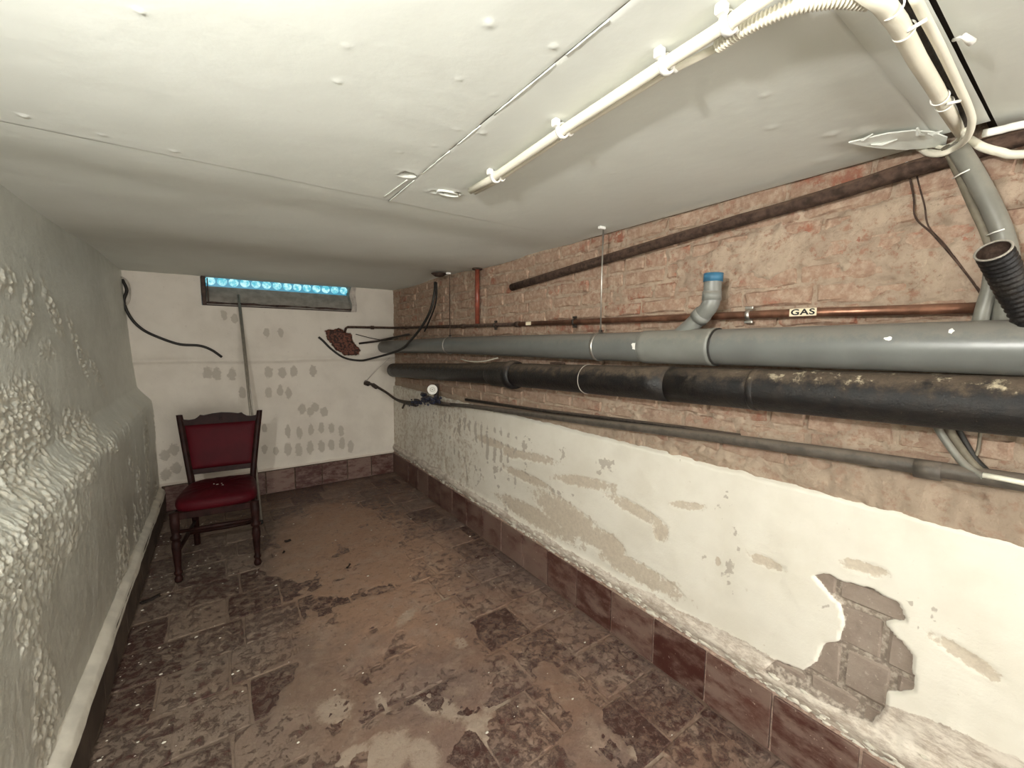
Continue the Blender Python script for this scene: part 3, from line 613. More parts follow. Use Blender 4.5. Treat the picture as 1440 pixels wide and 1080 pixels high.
cr = [(-.222, .835), (.222, .835), (.228, .884), (.205, .872), (.180, .868), (.150, .872), (.132, .884), (.120, .897), (.100, .893), (.05, .902), (0, .906), (-.05, .902), (-.10, .893), (-.120, .897), (-.132, .884), (-.150, .872), (-.18, .868), (-.205, .872), (-.228, .884)]
plate('crest_rail', cr, yb, .024, M['wood'], .002)
plate('back_rail', [(-.175, .512), (.175, .512), (.18, .545), (-.18, .545)], yb, .022, M['wood'], .003)
# padded back panel
nx, nz = 22, 20; v = []; f = []
for side in (0, 1):
    for i in range(nx+1):
        for j in range(nz+1):
            u = i/nx*2-1; w_ = j/nz*2-1; z = .690+w_*.148; hw = .178+(z-.54)*.115
            e = max(abs(u), abs(w_)); pf = max(0, 1-abs(u)**6)*max(0, 1-abs(w_)**6)
            v.append((u*hw, yb(z)+(-1 if side == 0 else 1)*(.006+.018*pf**.5), z))
n1 = (nx+1)*(nz+1)
for i in range(nx):
    for j in range(nz):
        a = i*(nz+1)+j; f.append([a, a+nz+1, a+nz+2, a+1]); f.append([n1+a, n1+a+1, n1+a+nz+2, n1+a+nz+1])
for i in range(nx):
    a = i*(nz+1); f.append([a, n1+a, n1+a+nz+1, a+nz+1]); a += nz; f.append([a, a+nz+1, n1+a+nz+1, n1+a])
for j in range(nz): f.append([j, j+1, n1+j+1, n1+j]); a = nx*(nz+1)+j; f.append([a, n1+a, n1+a+1, a+1])
mk('backrest_pad', v, f, M['vinyl'], ch, True, True)
vf = ([], []); sp = [(.004+.013*math.cos(a)*(.35+a/7), yb(.868)-.0135, .868+.011*math.sin(a)*(.35+a/7)) for a in [i*.4 for i in range(14)]]
addtube(vf, sp, .0022, 6); o = mk('carved_scroll', vf[0], vf[1], M['wood'], ch, True, True)
# seat cushion: rounded trapezoid, domed
NS, NR = 56, 9; v = []; f = []
def seat_r(a):
    c, s = math.cos(a), math.sin(a); p = 4.2; rr = 1/((abs(c)**p+abs(s)**p)**(1/p)); x = rr*c; y = rr*s
    hw = .215-.030*(y+1)/2*1.0
    return x*hw, y*.232-.008
lay = [(.90, .405), (1.0, .412), (1.015, .43), (1.012, .448), (.985, .463), (.93, .472), (.80, .480), (.55, .486), (.25, .488)]
for k, z in lay:
    for i in range(NS):
        x, y = seat_r(2*math.pi*i/NS); v.append((x*k, y*k, z + (.002*math.sin(i*1.7) if k < .9 else 0)))
v.append((0, 0, .488)); v.append((0, 0, .405))
for j in range(len(lay)-1):
    for i in range(NS): f.append([j*NS+i, j*NS+(i+1) % NS, (j+1)*NS+(i+1) % NS, (j+1)*NS+i])
q = (len(lay)-1)*NS
for i in range(NS): f.append([q+i, q+(i+1) % NS, len(v)-2]); f.append([(i+1) % NS, i, len(v)-1])
mk('seat', v, f, M['vinyl'], ch, True, True)
lmk('seat_rail', boxbm((0, -.232, .392), (.35, .022, .04), .003), M['wood'])
for sx in (-1, 1): lmk('seat_rail', boxbm((sx*.183, -.01, .392), (.022, .42, .04), .003, rot=Matrix.Rotation(sx*.04, 3, 'Z')), M['wood'])
lmk('seat_rail', boxbm((0, .2, .392), (.32, .022, .04), .003), M['wood'])
def stretch(a, b): return tube('stretcher', [a, tuple(a[i]*.5+b[i]*.5 for i in range(3)), b], [.009, .013, .009], M['wood'], ch, 10, True, 0, True)
stretch((-.195, -.235, .30), (.195, -.235, .30)); stretch((-.195, -.235, .175), (-.173, .24, .185)); stretch((.195, -.235, .175), (.173, .24, .185)); stretch((-.184, .03, .18), (.184, .03, .18))
vf = ([], [])
for x, y, s in ((-.01, -.02, .006), (.02, -.05, .005), (-.03, .0, .003), (.012, -.01, .003)):
    addtube(vf, [(x-s, y, .4885), (x, y+.002, .4895), (x+s, y+s*.3, .4885)], .0016, 5)
tag(mk('dirt_specks', vf[0], vf[1], M['ledge'], ch, True, True), kind='stuff')
# leaning pole
pole = empty('leaning_pole', (.203, 3.62, 0), 'thin metal pole leaning from the floor behind the chair up to the window sill', 'pole')
pa, pb = Vector((.203, 3.62, .004)), Vector((.158, 4.335, 1.80))
tube('pole_tube', [pa, pb], .0085, M['aluminium'], pole); d = (pb-pa).normalized()
tube('pole_tube', [pa+Vector((.018, .004, .0))+d*.55, pb+Vector((.012, -.004, -.08))], .0055, M['aluminium'], pole, 8)
tube('rubber_foot', [pa, pa+d*.03], .011, M['rubber'], pole)
# ---------------------------------------------------------------- GREY DRAIN PIPE
def zg(y): return float(np.interp(y, [-.6, .1, .57, 1.29, 2.73, 4.3], [1.402, 1.400, 1.395, 1.388, 1.384, 1.352]))
XG = 1.41
gp = empty('drain_pipe', (XG, 1.8, 1.32), 'large grey plastic drain pipe running along the brick wall', 'pipe')
def gtube(name, y0, y1, r, m, par=gp, n=10, **k):
    return tube(name, [(XG, y0+(y1-y0)*i/n, zg(y0+(y1-y0)*i/n)) for i in range(n+1)], r, m, par, 36, **k)
gtube('pipe', -.7, 4.345, .0605, M['pvc'])
sock = [(.775, .0610), (.78, .0665), (.79, .0665), (.80, .0650), (.90, .0650), (1.03, .0645), (1.05, .0655), (1.07, .0650), (1.075, .0605)]
tube('coupling', [(XG, y, zg(y)) for y, r in sock], [r for y, r in sock], M['pvc2'], gp, 36)
ring('rubber_ring', (XG, .772, zg(.772)), (0, 1, 0), .0625, .0035, M['rubber'], gp)
# branch with swept bend and blue collar
bp = [(1.410,0.996,1.379), (1.410,0.894,1.454), (1.410,0.849,1.493), (1.400,0.808,1.528), (1.400,0.797,1.559), (1.400,0.797,1.595), (1.400,0.796,1.628)]
tube('branch_elbow', bp, .0285, M['pvc2'], gp, 24, cat=5)
e = Vector(bp[-1]); dn = (Vector(bp[-1])-Vector(bp[-2])).normalized()
tube('branch_socket', [Vector(bp[2]), Vector(bp[2])*.5+Vector(bp[3])*.5], .0325, M['pvc2'], gp, 24)
tube('branch_socket', [e-dn*.075, e-dn*.045], .0310, M['pvc2'], gp, 24)
tube('end_collar', [e-dn*.012, e+dn*.016], .0310, M['blue'], gp, 24)
def drip(y, ang, s, yy, seed):
    rd_ = random.Random(seed); v = [(0, 0, 0)]; c = Vector((XG, y, zg(y))); r0 = .0612
    vs2 = []; n = 14
    for i in range(n):
        a = 2*math.pi*i/n; k = 1+.5*(rd_.random()-.5); u = math.cos(a)*s*k*yy; w_ = math.sin(a)*s*k
        th = ang+w_/r0; vs2.append(c+Vector((-math.cos(th)*r0, u, math.sin(th)*r0)))
    cen = c+Vector((-math.cos(ang)*(r0+.001), 0, math.sin(ang)*(r0+.001)))
    return mk('paint_drip', vs2+[cen], [[i, (i+1) % n, n][::-1] for i in range(n)], M['white'], gp)
drip((1.350,1.075,1.389)[1], .05, .014, 1.25, 1); drip((1.350,0.312,1.415)[1], .35, .0055, 1.3, 2); drip((1.350,0.206,1.436)[1], .65, .007, .7, 3)
# clamps with hanging rods
for y, lab in ((1.316, 'nearer'), (2.812, 'farther')):
    h = empty('pipe_hanger', (XG, y, 1.33), 'steel strap and rod holding the grey drain pipe %s' % ('beside its white blotch' if lab == 'nearer' else 'near the far corner'), 'pipe hanger', 'strap hangers on the grey drain pipe')
    ring('strap', (XG, y, zg(y)), (0, 1, 0), .0635, .0022, M['steel'], h, 36, 6, 4.0)
    box('bolt', (XG, y, zg(y)+.070), (.018, .012, .014), M['dark'], h, .002)
    tube('rod', [(XG, y, zg(y)+.06), (XG, y+.002, 1.70), (XG, y, 1.905)], .0035, M['steel'] if lab == 'nearer' else M['rust'], h, 8)
    box('ceiling_plate', (XG-.01, y, 1.907), (.035, .018, .012), M['white'], h, .003)
# ---------------------------------------------------------------- BLACK CAST IRON PIPE
def zb(y): return float(np.interp(y, [-.7, .09, .47, 1.28, 2.15, 4.3], [1.285, 1.272, 1.262, 1.238, 1.210, 1.115]))
XI = 1.425
ip = empty('cast_iron_pipe', (XI, 1.8, 1.1), 'thick black cast iron soil pipe with dusty top below the grey drain pipe', 'pipe')
def itube(name, prof, m=M['iron'], seg=36): return tube(name, [(XI, y, zb(y)) for y, r in prof], [r for y, r in prof], m, ip, seg)
ya = np.linspace(-.7, .95, 12); itube('pipe', [(y, .0665+.0008*rd.random()) for y in ya])
ya = np.linspace(.95, 2.05, 12); itube('pipe', [(y, .0675+.0015*rd.random()) for y in ya])
ya = np.linspace(2.05, 4.10, 20); itube('pipe', [(y, .066+.002*rd.random()) for y in ya])
itube('collar', [(.63, .067), (.634, .069), (.645, .069), (.65, .067)])
itube('socket', [(1.98, .068), (1.985, .082), (2.02, .086), (2.04, .083), (2.08, .078), (2.16, .076), (2.22, .076), (2.24, .070), (2.26, .066)])
ring('wire_loop', (XI, 1.40, zb(1.4)), (0, 1, 0), .0690, .0016, M['shelf'], ip, 36, 6)
box('rust_bracket', (XI+.0, 1.62, zb(1.62)+.072), (.03, .09, .014), M['rust'], ip, .003)
# ---------------------------------------------------------------- GAS PIPE
def zq(y): return float(np.interp(y, [-.1, .136, .55, 2.37, 4.3], [1.489, 1.491, 1.501, 1.519, 1.552]))
XQ = 1.488
g = empty('gas_pipe', (XQ, 2.2, 1.48), 'thin copper gas pipe running above the grey drain pipe', 'pipe')
tube('pipe', [(XQ, .12, zq(.12)), (XQ, .55, zq(.55)), (XQ, 1.2, zq(1.2)), (XQ, 2.05, zq(2.05))], .0135, M['copper'], g, 16)
tube('older_pipe', [(XQ, 2.0, zq(2.0)), (XQ, 3.0, zq(3.0)), (XQ, 4.22, zq(4.22)), (1.47, 4.285, 1.552), (1.42, 4.30, 1.552), (1.20, 4.30, 1.550), (1.045, 4.30, 1.548), (1.03, 4.31, 1.535), (1.025, 4.335, 1.50)], .0115, M['rust'], g, 12)
for p in ((XQ, 2.06), (XQ, 2.75), (XQ, 3.9)): tube('joint', [(p[0], p[1]-.02, zq(p[1])), (p[0], p[1]+.02, zq(p[1]))], .0165, M['rust'], g, 12)
tube('joint', [(1.27, 4.30, 1.55), (1.30, 4.30, 1.55)], .018, M['rust'], g, 12)
def clip(p, m, par):
    ring('pipe_clip', p, (0, 1, 0), .0165, .003, m, par, 20, 6, 2.6)
    box('clip_bolt', (p[0], p[1], p[2]+.024), (.010, .026, .010), m, par, .002); box('clip_bolt', (p[0], p[1], p[2]-.024), (.010, .026, .010), m, par, .002)
    tube('clip_stem', [(p[0]+.01, p[1], p[2]), (1.53, p[1], p[2])], .004, m, par, 8)
y = (1.488,0.712,1.500)[1]; clip((XQ, y, zq(y)), M['steel'], g)
for px in (808, 697): 
    y = {808: (1.488,1.567,1.514)[1], 697: (1.488,2.308,1.519)[1]}[px]; clip((XQ, y, zq(y)), M['dark'], g)
ly = (1.474,0.546,1.500)[1]; lw = abs((1.474,0.583,1.502)[1]-(1.474,0.510,1.498)[1])
sign = box('gas_label', (XQ-.0150, ly, zq(ly)+.001), (.0016, lw, .0235), M['sign'], g, .0005)
fc_ = bpy.data.curves.new('lettering', 'FONT'); fc_.body = 'GAS'; fc_.size = .0245; fc_.align_x = 'CENTER'; fc_.align_y = 'CENTER'; fc_.extrude = .0003; fc_.offset = .0007; fc_.space_character = 1.1
to = bpy.data.objects.new('tmp', fc_); C.objects.link(to); to.scale = (1.35, 1, 1)
dg = bpy.context.evaluated_depsgraph_get(); dg.update(); me = bpy.data.meshes.new_from_object(to.evaluated_get(dg)); bpy.data.objects.remove(to)
for v in me.vertices: v.co.x *= 1.35
me.transform(Matrix(((0, 0, -1), (-1, 0, 0), (0, 1, 0))).to_4x4()); me.materials.clear(); me.materials.append(M['black'])
lo = bpy.data.objects.new('lettering', me); C.objects.link(lo); lo.parent = sign; lo.location = Vector((XQ-.0163, ly, zq(ly)+.001)) - g.location - sign.location
box('paper_tag', (XQ-.013, (1.470,1.939,1.519)[1], zq(2.1)), (.0015, .05, .02), M['sign'], g, .0005)
# short red-brown riser
rp = empty('riser_pipe', (1.488, 2.545, 1.53), 'short red-brown vertical pipe from the ceiling down to the gas pipe', 'pipe')
tube('pipe', [(1.488, 2.545, 1.535), (1.488, 2.545, 1.93)], .0165, M['redpipe'], rp, 16); tube('flange', [(1.488, 2.545, 1.905), (1.488, 2.545, 1.914)], .035, M['rust'], rp, 16)
# diagonal rusty pipe under the ceiling
dp = catmull([(1.488,2.125,1.742), (1.488,1.334,1.794), (1.488,0.864,1.822), (1.488,0.534,1.838), (1.488,0.324,1.856), (1.488, .10, 1.868), (1.488, -.3, 1.88)], 4)
tag(tube('rusty_pipe', dp, [.0185+.0035*rd.random() for _ in dp], M['rust'], None, 14), 'dark rusty pipe sloping up the brick wall just under the ceiling', 'pipe')
# lower steel pipe and thin companion
lp = empty('lower_pipe', (1.475, 1.5, .9), 'thin grey-brown steel pipe low on the brick wall just above the white plaster', 'pipe')
XL = 1.475
pts = [(XL, -.6, 1.10), (1.475,0.082,1.095), (1.475,0.392,1.084), (1.475,0.814,1.062), (1.475,1.336,1.025), (1.460,2.612,0.947), (1.440,2.890,0.925)]
tube('pipe', pts, [.0205, .0205, .0195, .0185, .0175, .0145, .013], M['lower'], lp, 14, cat=0)
jp = Vector((1.475,0.238,1.086)); tube('joint', [jp-Vector((0, .025, -.000)), jp+Vector((0, .025, -.0015))], .0245, M['lower'], lp, 14)
for px in ((985, 612), (1210, 643)): pass
tube('bracket', [(1.475,0.227,1.081), (1.530,0.237,1.054)], .008, M['rust'], lp, 8)
tag(tube('upper_thin_pipe', [(1.490,2.719,0.980), (1.500,1.847,1.017), (1.505,1.364,1.045), (1.508,0.952,1.067), (1.510,0.729,1.076)], .0095, M['dark'], None, 10), 'dark thin pipe lying directly above the far part of the lower steel pipe', 'pipe')
# white cable bit on the lower pipe at right
tag(tube('white_cable', [(1.455,0.143,1.100), (1.455,0.112,1.100), (1.450,0.081,1.100), (1.45, -.1, 1.11)], .0065, M['wplastic'], None, 10), 'short white cable lying on the lower steel pipe at the right', 'cable')
# ---------------------------------------------------------------- WATER METER
wm = empty('water_meter', (1.400,3.386,0.828), 'dirty dark water meter with round white dial under the black pipe near the corner', 'water meter')
for i, s in enumerate((.045, .040, .035, .03)):
    c = {0: (1.410,3.254,0.930), 1: (1.410,3.472,0.879), 2: (1.410,3.071,0.939), 3: (1.410,3.313,0.960)}[i]
    clump(('meter_body', 'valve_body', 'outlet_union', 'meter_cap')[i], c, (s*.8, s*1.5, s*.62), M['navy'], wm, 12, .22, i)
dc = Vector((1.375,3.059,1.029)); vd = (Vector((0, 0, 1.4))-dc).normalized(); ax = (vd+Vector((0, 0, .2))).normalized()
tube('dial', [dc-ax*.02, dc, dc+ax*.004], [.037, .037, .034], M['dial'], wm, 24, smooth=False); ring('dial_rim', dc+ax*.004, ax, .0365, .004, M['white'], wm, 24)
ring('dial_mark', dc+ax*.0045, ax, .017, .0015, M['sill'], wm, 18, 5); tube('dial_hub', [dc+ax*.003, dc+ax*.007], .005, M['sill'], wm, 8)
tube('valve_stem', [(1.420,3.079,0.943), (1.420,3.076,1.070)], [.022, .015], M['dark'], wm, 10)
tube('inlet_pipe', [(1.224,4.330,0.975), (1.276,4.310,0.967), (1.371,4.200,0.898), (1.400,3.992,0.846), (1.410,3.750,0.840), (1.410,3.489,0.858)], [.013, .014, .012, .012, .019, .026], M['dark'], wm, 10, cat=4)
tube('union_nut', [(1.209,4.350,0.989), (1.243,4.320,0.975)], .026, M['dark'], wm, 6, smooth=False); tube('union_nut', [(1.279,4.320,0.966), (1.310,4.280,0.938)], .021, M['dark'], wm, 6, smooth=False)
tube('outlet_pipe', [(1.420,3.162,0.916), (1.430,2.995,0.918), (1.440,2.866,0.925)], [.024, .018, .014], M['dark'], wm, 10)
tube('bleed_tap', [(1.400,3.723,0.844), (1.390,3.773,0.784)], .009, M['dark'], wm, 8)
bm = bmesh.new()
for i in range(34):
    a = rd.random(); c = Vector((1.400,3.547,0.865))*(1-a)+Vector((1.400,2.932,0.962))*a+Vector((-.02, (rd.random()-.5)*.08, (rd.random()-.5)*.07)); s = .006+.010*rd.random()
    clump('x', c, (s, s, s), None, None, 4, .4, i, bm=bm)
tag(bobj('corroded_scale', bm, M['navy'], wm), kind='stuff')
# ---------------------------------------------------------------- CABLES
tag(tube('black_cable', [(-0.575,4.340,1.862), (-0.553,4.320,1.782), (-0.572,4.300,1.689), (-0.540,4.310,1.573), (-0.481,4.320,1.489), (-0.393,4.340,1.430), (-0.263,4.335,1.374), (-0.134,4.335,1.363), (-0.054,4.335,1.328), (0.017,4.345,1.266)], .0105, M['rubber'], None, 10, cat=6), 'loose dark cable hanging from the upper left corner across the back wall', 'cable')
tag(tube('frayed_wire', [(-0.611,4.340,1.864), (-0.569,4.300,1.874), (-0.536,4.300,1.824), (-0.539,4.310,1.729), (-0.561,4.300,1.673), (-0.602,4.300,1.724)], .0045, M['shelf'], None, 8, cat=5), 'pale frayed wire curl at the top left corner of the back wall', 'wire')
tag(tube('black_cable', [(1.380,2.996,1.861), (1.360,2.967,1.777), (1.340,2.991,1.655), (1.330,3.135,1.535), (1.330,3.395,1.417), (1.330,3.691,1.328), (1.22, 4.2, 1.235), (1.150,4.320,1.217), (1.011,4.335,1.247), (0.896,4.340,1.332), (0.828,4.340,1.407), (0.786,4.345,1.447)], .0105, M['rubber'], None, 10, cat=6), 'black cable looping from the ceiling over the grey pipe to the back wall', 'cable')
tag(tube('black_cable', [(1.420,3.057,1.872), (1.420,3.059,1.773), (1.420,3.101,1.682), (1.430,3.222,1.587), (1.440,3.350,1.497)], .007, M['rubber'], None, 8, cat=6), 'shorter black cable dropping beside the looping one behind the grey pipe', 'cable')
tag(tube('ceiling_rose', [(1.39, 2.95, 1.90), (1.39, 2.95, 1.922)], [.03, .06], M['rust'], None, 14), 'rusty disc on the ceiling where the black cables come down', 'ceiling plate')
tag(tube('thin_rusty_pipe', [(1.166,4.360,1.388), (1.312,4.250,1.411), (1.440,4.153,1.448), (1.455,3.747,1.478)], .0105, M['dark'], None, 10), 'thin dark pipe from the broken hole running behind the grey drain pipe', 'pipe')
tag(tube('thin_wire', [(1.131,4.350,1.481), (1.256,4.300,1.446), (1.384,4.250,1.419), (1.440,3.990,1.440)], .004, M['dark'], None, 6), 'fine wire from the broken hole to the grey drain pipe', 'wire')
tag(tube('sagging_wire', [(1.460,2.738,1.282), (1.440,2.574,1.273), (1.440,2.381,1.280), (1.460,2.238,1.308)], .004, M['wplastic'], None, 6, cat=5), 'pale thin wire sagging between the grey and the black pipe', 'wire')
tag(tube('cobweb_wire', [(1.203,4.330,0.991), (1.320,4.300,1.120), (1.420,4.193,1.246)], .003, M['shelf'], None, 6), 'fine grey string from the pipe union up to the grey pipe end', 'wire')
# white conduits on the ceiling
co = empty('ceiling_conduit', (.71, .7, 1.86), 'cream electrical conduit clipped along the ceiling board', 'conduit')
tube('conduit_pipe', [(0.700,1.239,1.897), (0.700,1.116,1.895), (0.678,0.771,1.893), (0.669,0.490,1.893), (0.667,0.374,1.893), (0.657,0.298,1.893)], .0108, M['wplastic'], co, 16)
tube('thin_cable', [(0.726,1.256,1.900), (0.727,1.130,1.897), (0.701,0.784,1.895), (0.696,0.501,1.895), (0.707,0.415,1.895)], .0065, M['wplastic'], co, 10)
for p, q in (((0.703,1.093,1.895), .0), ((0.679,0.770,1.893), 0), ((0.673,0.490,1.893), 0), ((0.667,0.377,1.893), 0)):
    ring('conduit_clip', p, (0.02, 1, 0), .0150, .0028, M['white'], co, 20, 6, 2.6); box('clip_foot', (p[0]-.02, p[1], 1.905), (.016, .016, .016), M['white'], co, .002)
    ring('cable_clip', (p[0]+.021, p[1]-.002, 1.897), (0, 1, 0), .009, .0025, M['white'], co, 14, 6, 2.0)
# corrugated conduit
def corr(P, r, amp, pitch):
    P = catmull(P, 10); L = [0]
    for a, b in zip(P, P[1:]): L.append(L[-1]+(b-a).length)
    n = int(L[-1]/(pitch/4)); Q = []; rr = []
    for i in range(n+1):
        s = L[-1]*i/n; k = max(j for j in range(len(L)) if L[j] <= s+1e-9); k = min(k, len(P)-2); t_ = (s-L[k])/max(1e-9, L[k+1]-L[k]); Q.append(P[k].lerp(P[k+1], t_)); rr.append(r+amp*(1 if i % 4 in (0, 1) else -1))
    return Q, rr
Q, rr = corr([(0.704,0.413,1.895), (0.698,0.375,1.893), (0.699,0.339,1.891), (0.708,0.304,1.890), (0.726,0.279,1.890), (0.747,0.256,1.888), (0.779,0.233,1.885)], .0100, .0013, .0055)
tag(tube('corrugated_conduit', Q, rr, M['wplastic'], None, 14), 'cream corrugated conduit bending off across the ceiling to the cable bundle', 'conduit')
bd = empty('cable_bundle', (1.1, .235, 1.86), 'bundle of thick cream cables tied along the ceiling to the wall corner', 'cable bundle')
tube('thick_cable', [(0.721,0.232,1.880), (0.780,0.220,1.876), (0.845,0.218,1.876), (0.978,0.222,1.876), (1.118,0.224,1.878), (1.240,0.228,1.880), (1.404,0.231,1.883)], [.0125, .0125, .0122, .0122, .012, .0115, .0105], M['wplastic'], bd, 16, cat=0)
tube('thin_cable', [(0.815,0.195,1.885), (0.883,0.196,1.885), (0.995,0.197,1.885), (1.146,0.200,1.885), (1.264,0.201,1.880), (1.320,0.203,1.870), (1.385,0.218,1.862), (1.445,0.245,1.867), (1.455,0.268,1.864), (1.470,0.294,1.877), (1.500,0.321,1.908)], .0066, M['wplastic'], bd, 12, cat=5)
tube('thin_cable', [(1.368,0.218,1.868), (1.462,0.241,1.879), (1.475,0.260,1.873), (1.490,0.284,1.882), (1.510,0.310,1.903)], .0055, M['wplastic'], bd, 8, cat=5)
tube('thin_cable', [(1.364,0.220,1.872), (1.470,0.250,1.889), (1.485,0.275,1.889), (1.510,0.302,1.913)], .0045, M['wplastic'], bd, 8, cat=5)
tube('dark_cable', [(0.824,0.210,1.893), (0.915,0.211,1.893), (1.047,0.214,1.893), (1.158,0.213,1.893), (1.274,0.213,1.891), (1.367,0.220,1.885)], .006, M['dark'], bd, 8, cat=4)
for p, nx_ in (((0.804,0.215,1.876), .02), ((0.875,0.217,1.876), .034), ((1.160,0.225,1.877), .02), ((1.199,0.225,1.878), .034)):
    ring('cable_tie', p, (1, -.03, .0), .0133, .0013, M['white'], bd, 22, 6, 1.6)
for a, b in (((0.864,0.211,1.868), (0.869,0.191,1.875)), ((1.177,0.218,1.868), (1.202,0.204,1.875))): tube('cable_tie', [a, b], .0028, M['white'], bd, 6)
tube('nail', [(1.154,0.245,1.905), (1.156,0.236,1.900)], .0025, M['white'], bd, 6)
# hook screw in the board gap
tag(tube('gap_peg', [(1.014,0.187,1.902), (1.001,0.178,1.895), (1.000,0.173,1.895), (1.026,0.168,1.893)], [.003, .003, .004, .006], M['white'], None, 8), 'small white peg stuck in the dark gap between ceiling boards', 'peg')
tag(tube('white_conduit', [(1.453,0.204,1.885), (1.461,0.175,1.885), (1.466,0.145,1.885), (1.53, .0, 1.885)], .0085, M['white'], None, 12, cat=3), 'white conduit leaving the cable bundle at the wall corner towards the right edge', 'conduit')
tag(tube('cream_cable', [(1.470,0.228,1.886), (1.470,0.206,1.862), (1.470,0.178,1.841), (1.470,0.140,1.822), (1.47, .0, 1.80)], .009, M['wplastic'], None, 12, cat=5), 'cream cable curving from the bundle corner over the brickwork to the right edge', 'cable')
# grey hose and companions
hz = empty('grey_hose', (1.45, .2, 1.5), 'thick grey hose curving down the brick wall with white cable ties', 'hose')
hp_ = [(1.470,0.248,1.879), (1.455,0.217,1.812), (1.450,0.185,1.735), (1.450,0.158,1.659), (1.450,0.143,1.594), (1.460,0.139,1.540), (1.475,0.142,1.478), (1.495,0.149,1.380)]
tube('hose', hp_, .0185, M['hose'], hz, 16, cat=6)
hp2 = [(1.475,0.267,1.884), (1.465,0.241,1.819), (1.460,0.211,1.736), (1.460,0.185,1.666), (1.465,0.166,1.599), (1.475,0.158,1.543), (1.490,0.165,1.480), (1.500,0.181,1.379)]
tube('thin_cable', hp2, .0085, M['ocable'], hz, 10, cat=6)
for a, b, t_ in ((3, 1, 0),): pass
for p, q in (((1.445,0.244,1.797), (1.430,0.215,1.805)), ((1.440,0.179,1.652), (1.425,0.151,1.658))): tube('cable_tie', [p, Vector(p)*.5+Vector(q)*.5+Vector((-.004, 0, 0)), q], .0016, M['white'], hz, 6)
# corrugated black pipe with open mouth
cp = empty('corrugated_pipe', (1.360,0.104,1.470), 'black corrugated pipe with an open mouth in front of the grey hose', 'pipe')
ca = [(1.285,0.148,1.593), (1.318,0.138,1.565), (1.350,0.124,1.526), (1.378,0.106,1.483), (1.400,0.080,1.418)]
Q, rr = corr(ca, .0270, .0011, .012); tube('pipe', Q, rr, M['iron'], cp, 24, caps=False)
dq = (Q[0]-Q[3]).normalized(); ring('mouth_rim', Q[0], dq, .0262, .0021, M['sill'], cp, 28); v, f = tubevf([Q[0]-dq*.002, Q[0]-dq*.06], .0245, 20, False)
mk('pipe_lining', v+[Q[0]-dq*.06], f+[[20+k, 20+(k+1) % 20, 40] for k in range(20)], M['rust'], cp, True)
tube('stub', [(1.470,0.177,1.455), (1.470,0.173,1.492), (1.475,0.168,1.536), (1.480,0.168,1.569)], .015, M['hose'], hz, 12, cat=4)
# cables below the iron pipe
lc = empty('cable_drop', (1.47, .17, 1.09), 'grey-brown cables dropping from behind the black pipe to the lower pipe', 'cable bundle')
tube('cable', [(1.500,0.243,1.212), (1.490,0.220,1.173), (1.480,0.192,1.133), (1.470,0.168,1.108), (1.460,0.140,1.095)], .0085, M['hose'], lc, 10, cat=5)
tube('cable', [(1.500,0.225,1.215), (1.495,0.203,1.176), (1.485,0.177,1.136), (1.475,0.152,1.108), (1.465,0.129,1.100)], .0085, M['ocable'], lc, 10, cat=5)
tube('cable', [(1.505,0.208,1.217), (1.505,0.182,1.164), (1.500,0.162,1.128), (1.490,0.140,1.105)], .006, M['rubber'], lc, 8, cat=5)
tube('cable', [(1.505,0.160,1.207), (1.505,0.160,1.154), (1.500,0.164,1.127)], .0035, M['ocable'], lc, 6, cat=4)
tube('cable', [(1.480,0.174,1.107), (1.475,0.182,1.095), (1.470,0.199,1.091), (1.475,0.222,1.094)], .0025, M['ocable'], lc, 6, cat=4)
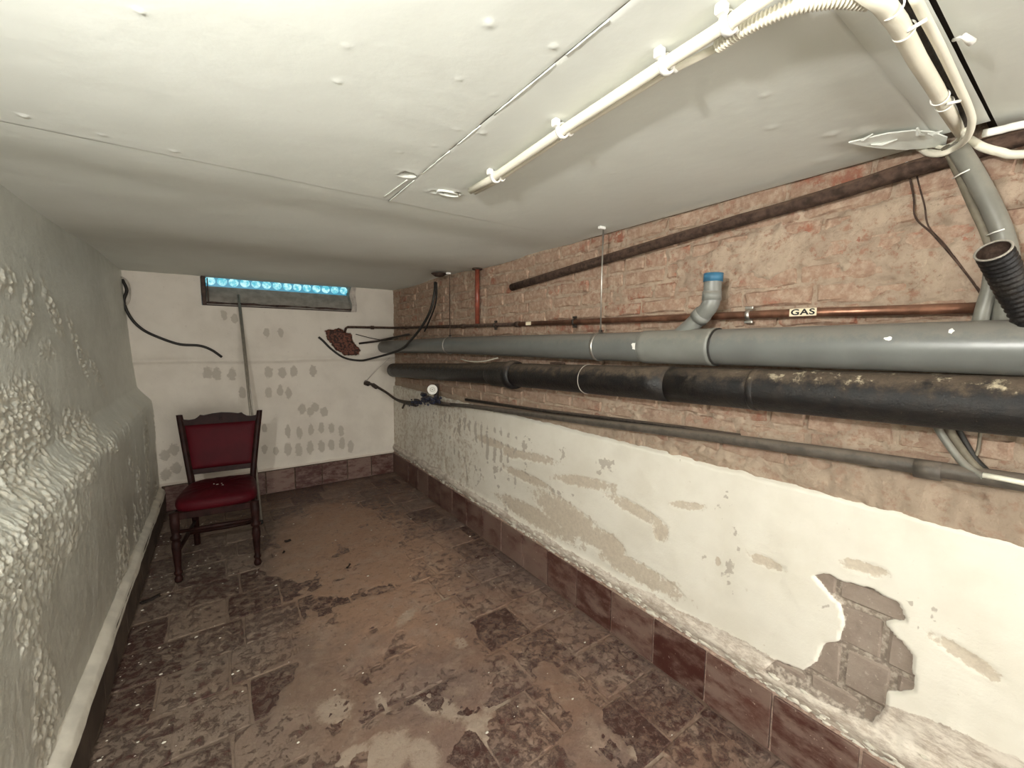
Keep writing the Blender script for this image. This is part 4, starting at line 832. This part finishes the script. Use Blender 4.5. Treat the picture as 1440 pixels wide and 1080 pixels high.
# thin double wire on the brickwork
tw = empty('hanging_wire', (1.49, .25, 1.5), 'thin brown double wire hanging down the brick wall beside the grey hose', 'wire')
tube('wire', [(1.500,0.342,1.881), (1.500,0.334,1.842), (1.500,0.321,1.782), (1.500,0.314,1.733), (1.500,0.278,1.683), (1.500,0.231,1.609), (1.500,0.197,1.550), (1.500,0.175,1.506)], .0022, M['rust'], tw, 6, cat=5)
tube('wire', [(1.515,0.327,1.861), (1.515,0.316,1.815), (1.515,0.302,1.762), (1.515,0.291,1.709), (1.515,0.255,1.653), (1.515,0.210,1.573), (1.515,0.176,1.515)], .0018, M['rust'], tw, 6, cat=5)
tube('wire_tip', [(1.498,0.342,1.880), (1.498,0.336,1.853)], .0032, M['white'], tw, 6)
# floor debris
def flake(p, s, rz, label, seed):
    bm = boxbm((0, 0, 0), s, .001); rd_ = random.Random(seed); bmesh.ops.subdivide_edges(bm, edges=bm.edges[:], cuts=1)
    for v in bm.verts: v.co += Vector(((rd_.random()-.5)*s[0]*.3, (rd_.random()-.5)*s[1]*.4, (rd_.random()-.2)*.004+abs(v.co.x)*.15))
    bmesh.ops.rotate(bm, verts=bm.verts, cent=(0, 0, 0), matrix=Matrix.Rotation(rz, 3, 'Z')); bmesh.ops.translate(bm, verts=bm.verts, vec=(p[0], p[1], .006))
    tag(bobj('debris_chip', bm, M['debris'], None), label, 'debris')
flake((-0.370,2.856,0.000), (.075, .022, .006), .5, 'dark chip on the floor beside the left skirting in front of the chair', 1)
flake((0.329,3.193,0.000), (.035, .02, .006), .2, 'small dark chip on the floor to the right of the chair leg', 2)
flake((0.594,2.606,0.000), (.045, .008, .005), .9, 'thin dark sliver lying in the middle of the floor', 3)
flake((0.285,3.031,0.000), (.025, .010, .004), 1.2, 'tiny dark crumb just in front of the small dark chip by the chair', 4)
bm = bmesh.new()
for i in range(260):
    x = -.40+1.86*rd.random(); y = .6+3.4*rd.random()
    if rd.random() < .55: x = -.41+.3*rd.random()**2 if rd.random() < .6 else x
    s = .0015+.0035*rd.random()**3
    q = bmesh.ops.create_icosphere(bm, subdivisions=1, radius=s)
    for v in q['verts']: v.co = Vector((x+v.co.x*(1+rd.random()), y+v.co.y, .002+v.co.z*.6))
tag(bobj('plaster_grit', bm, M['ledge'], floor), kind='stuff')
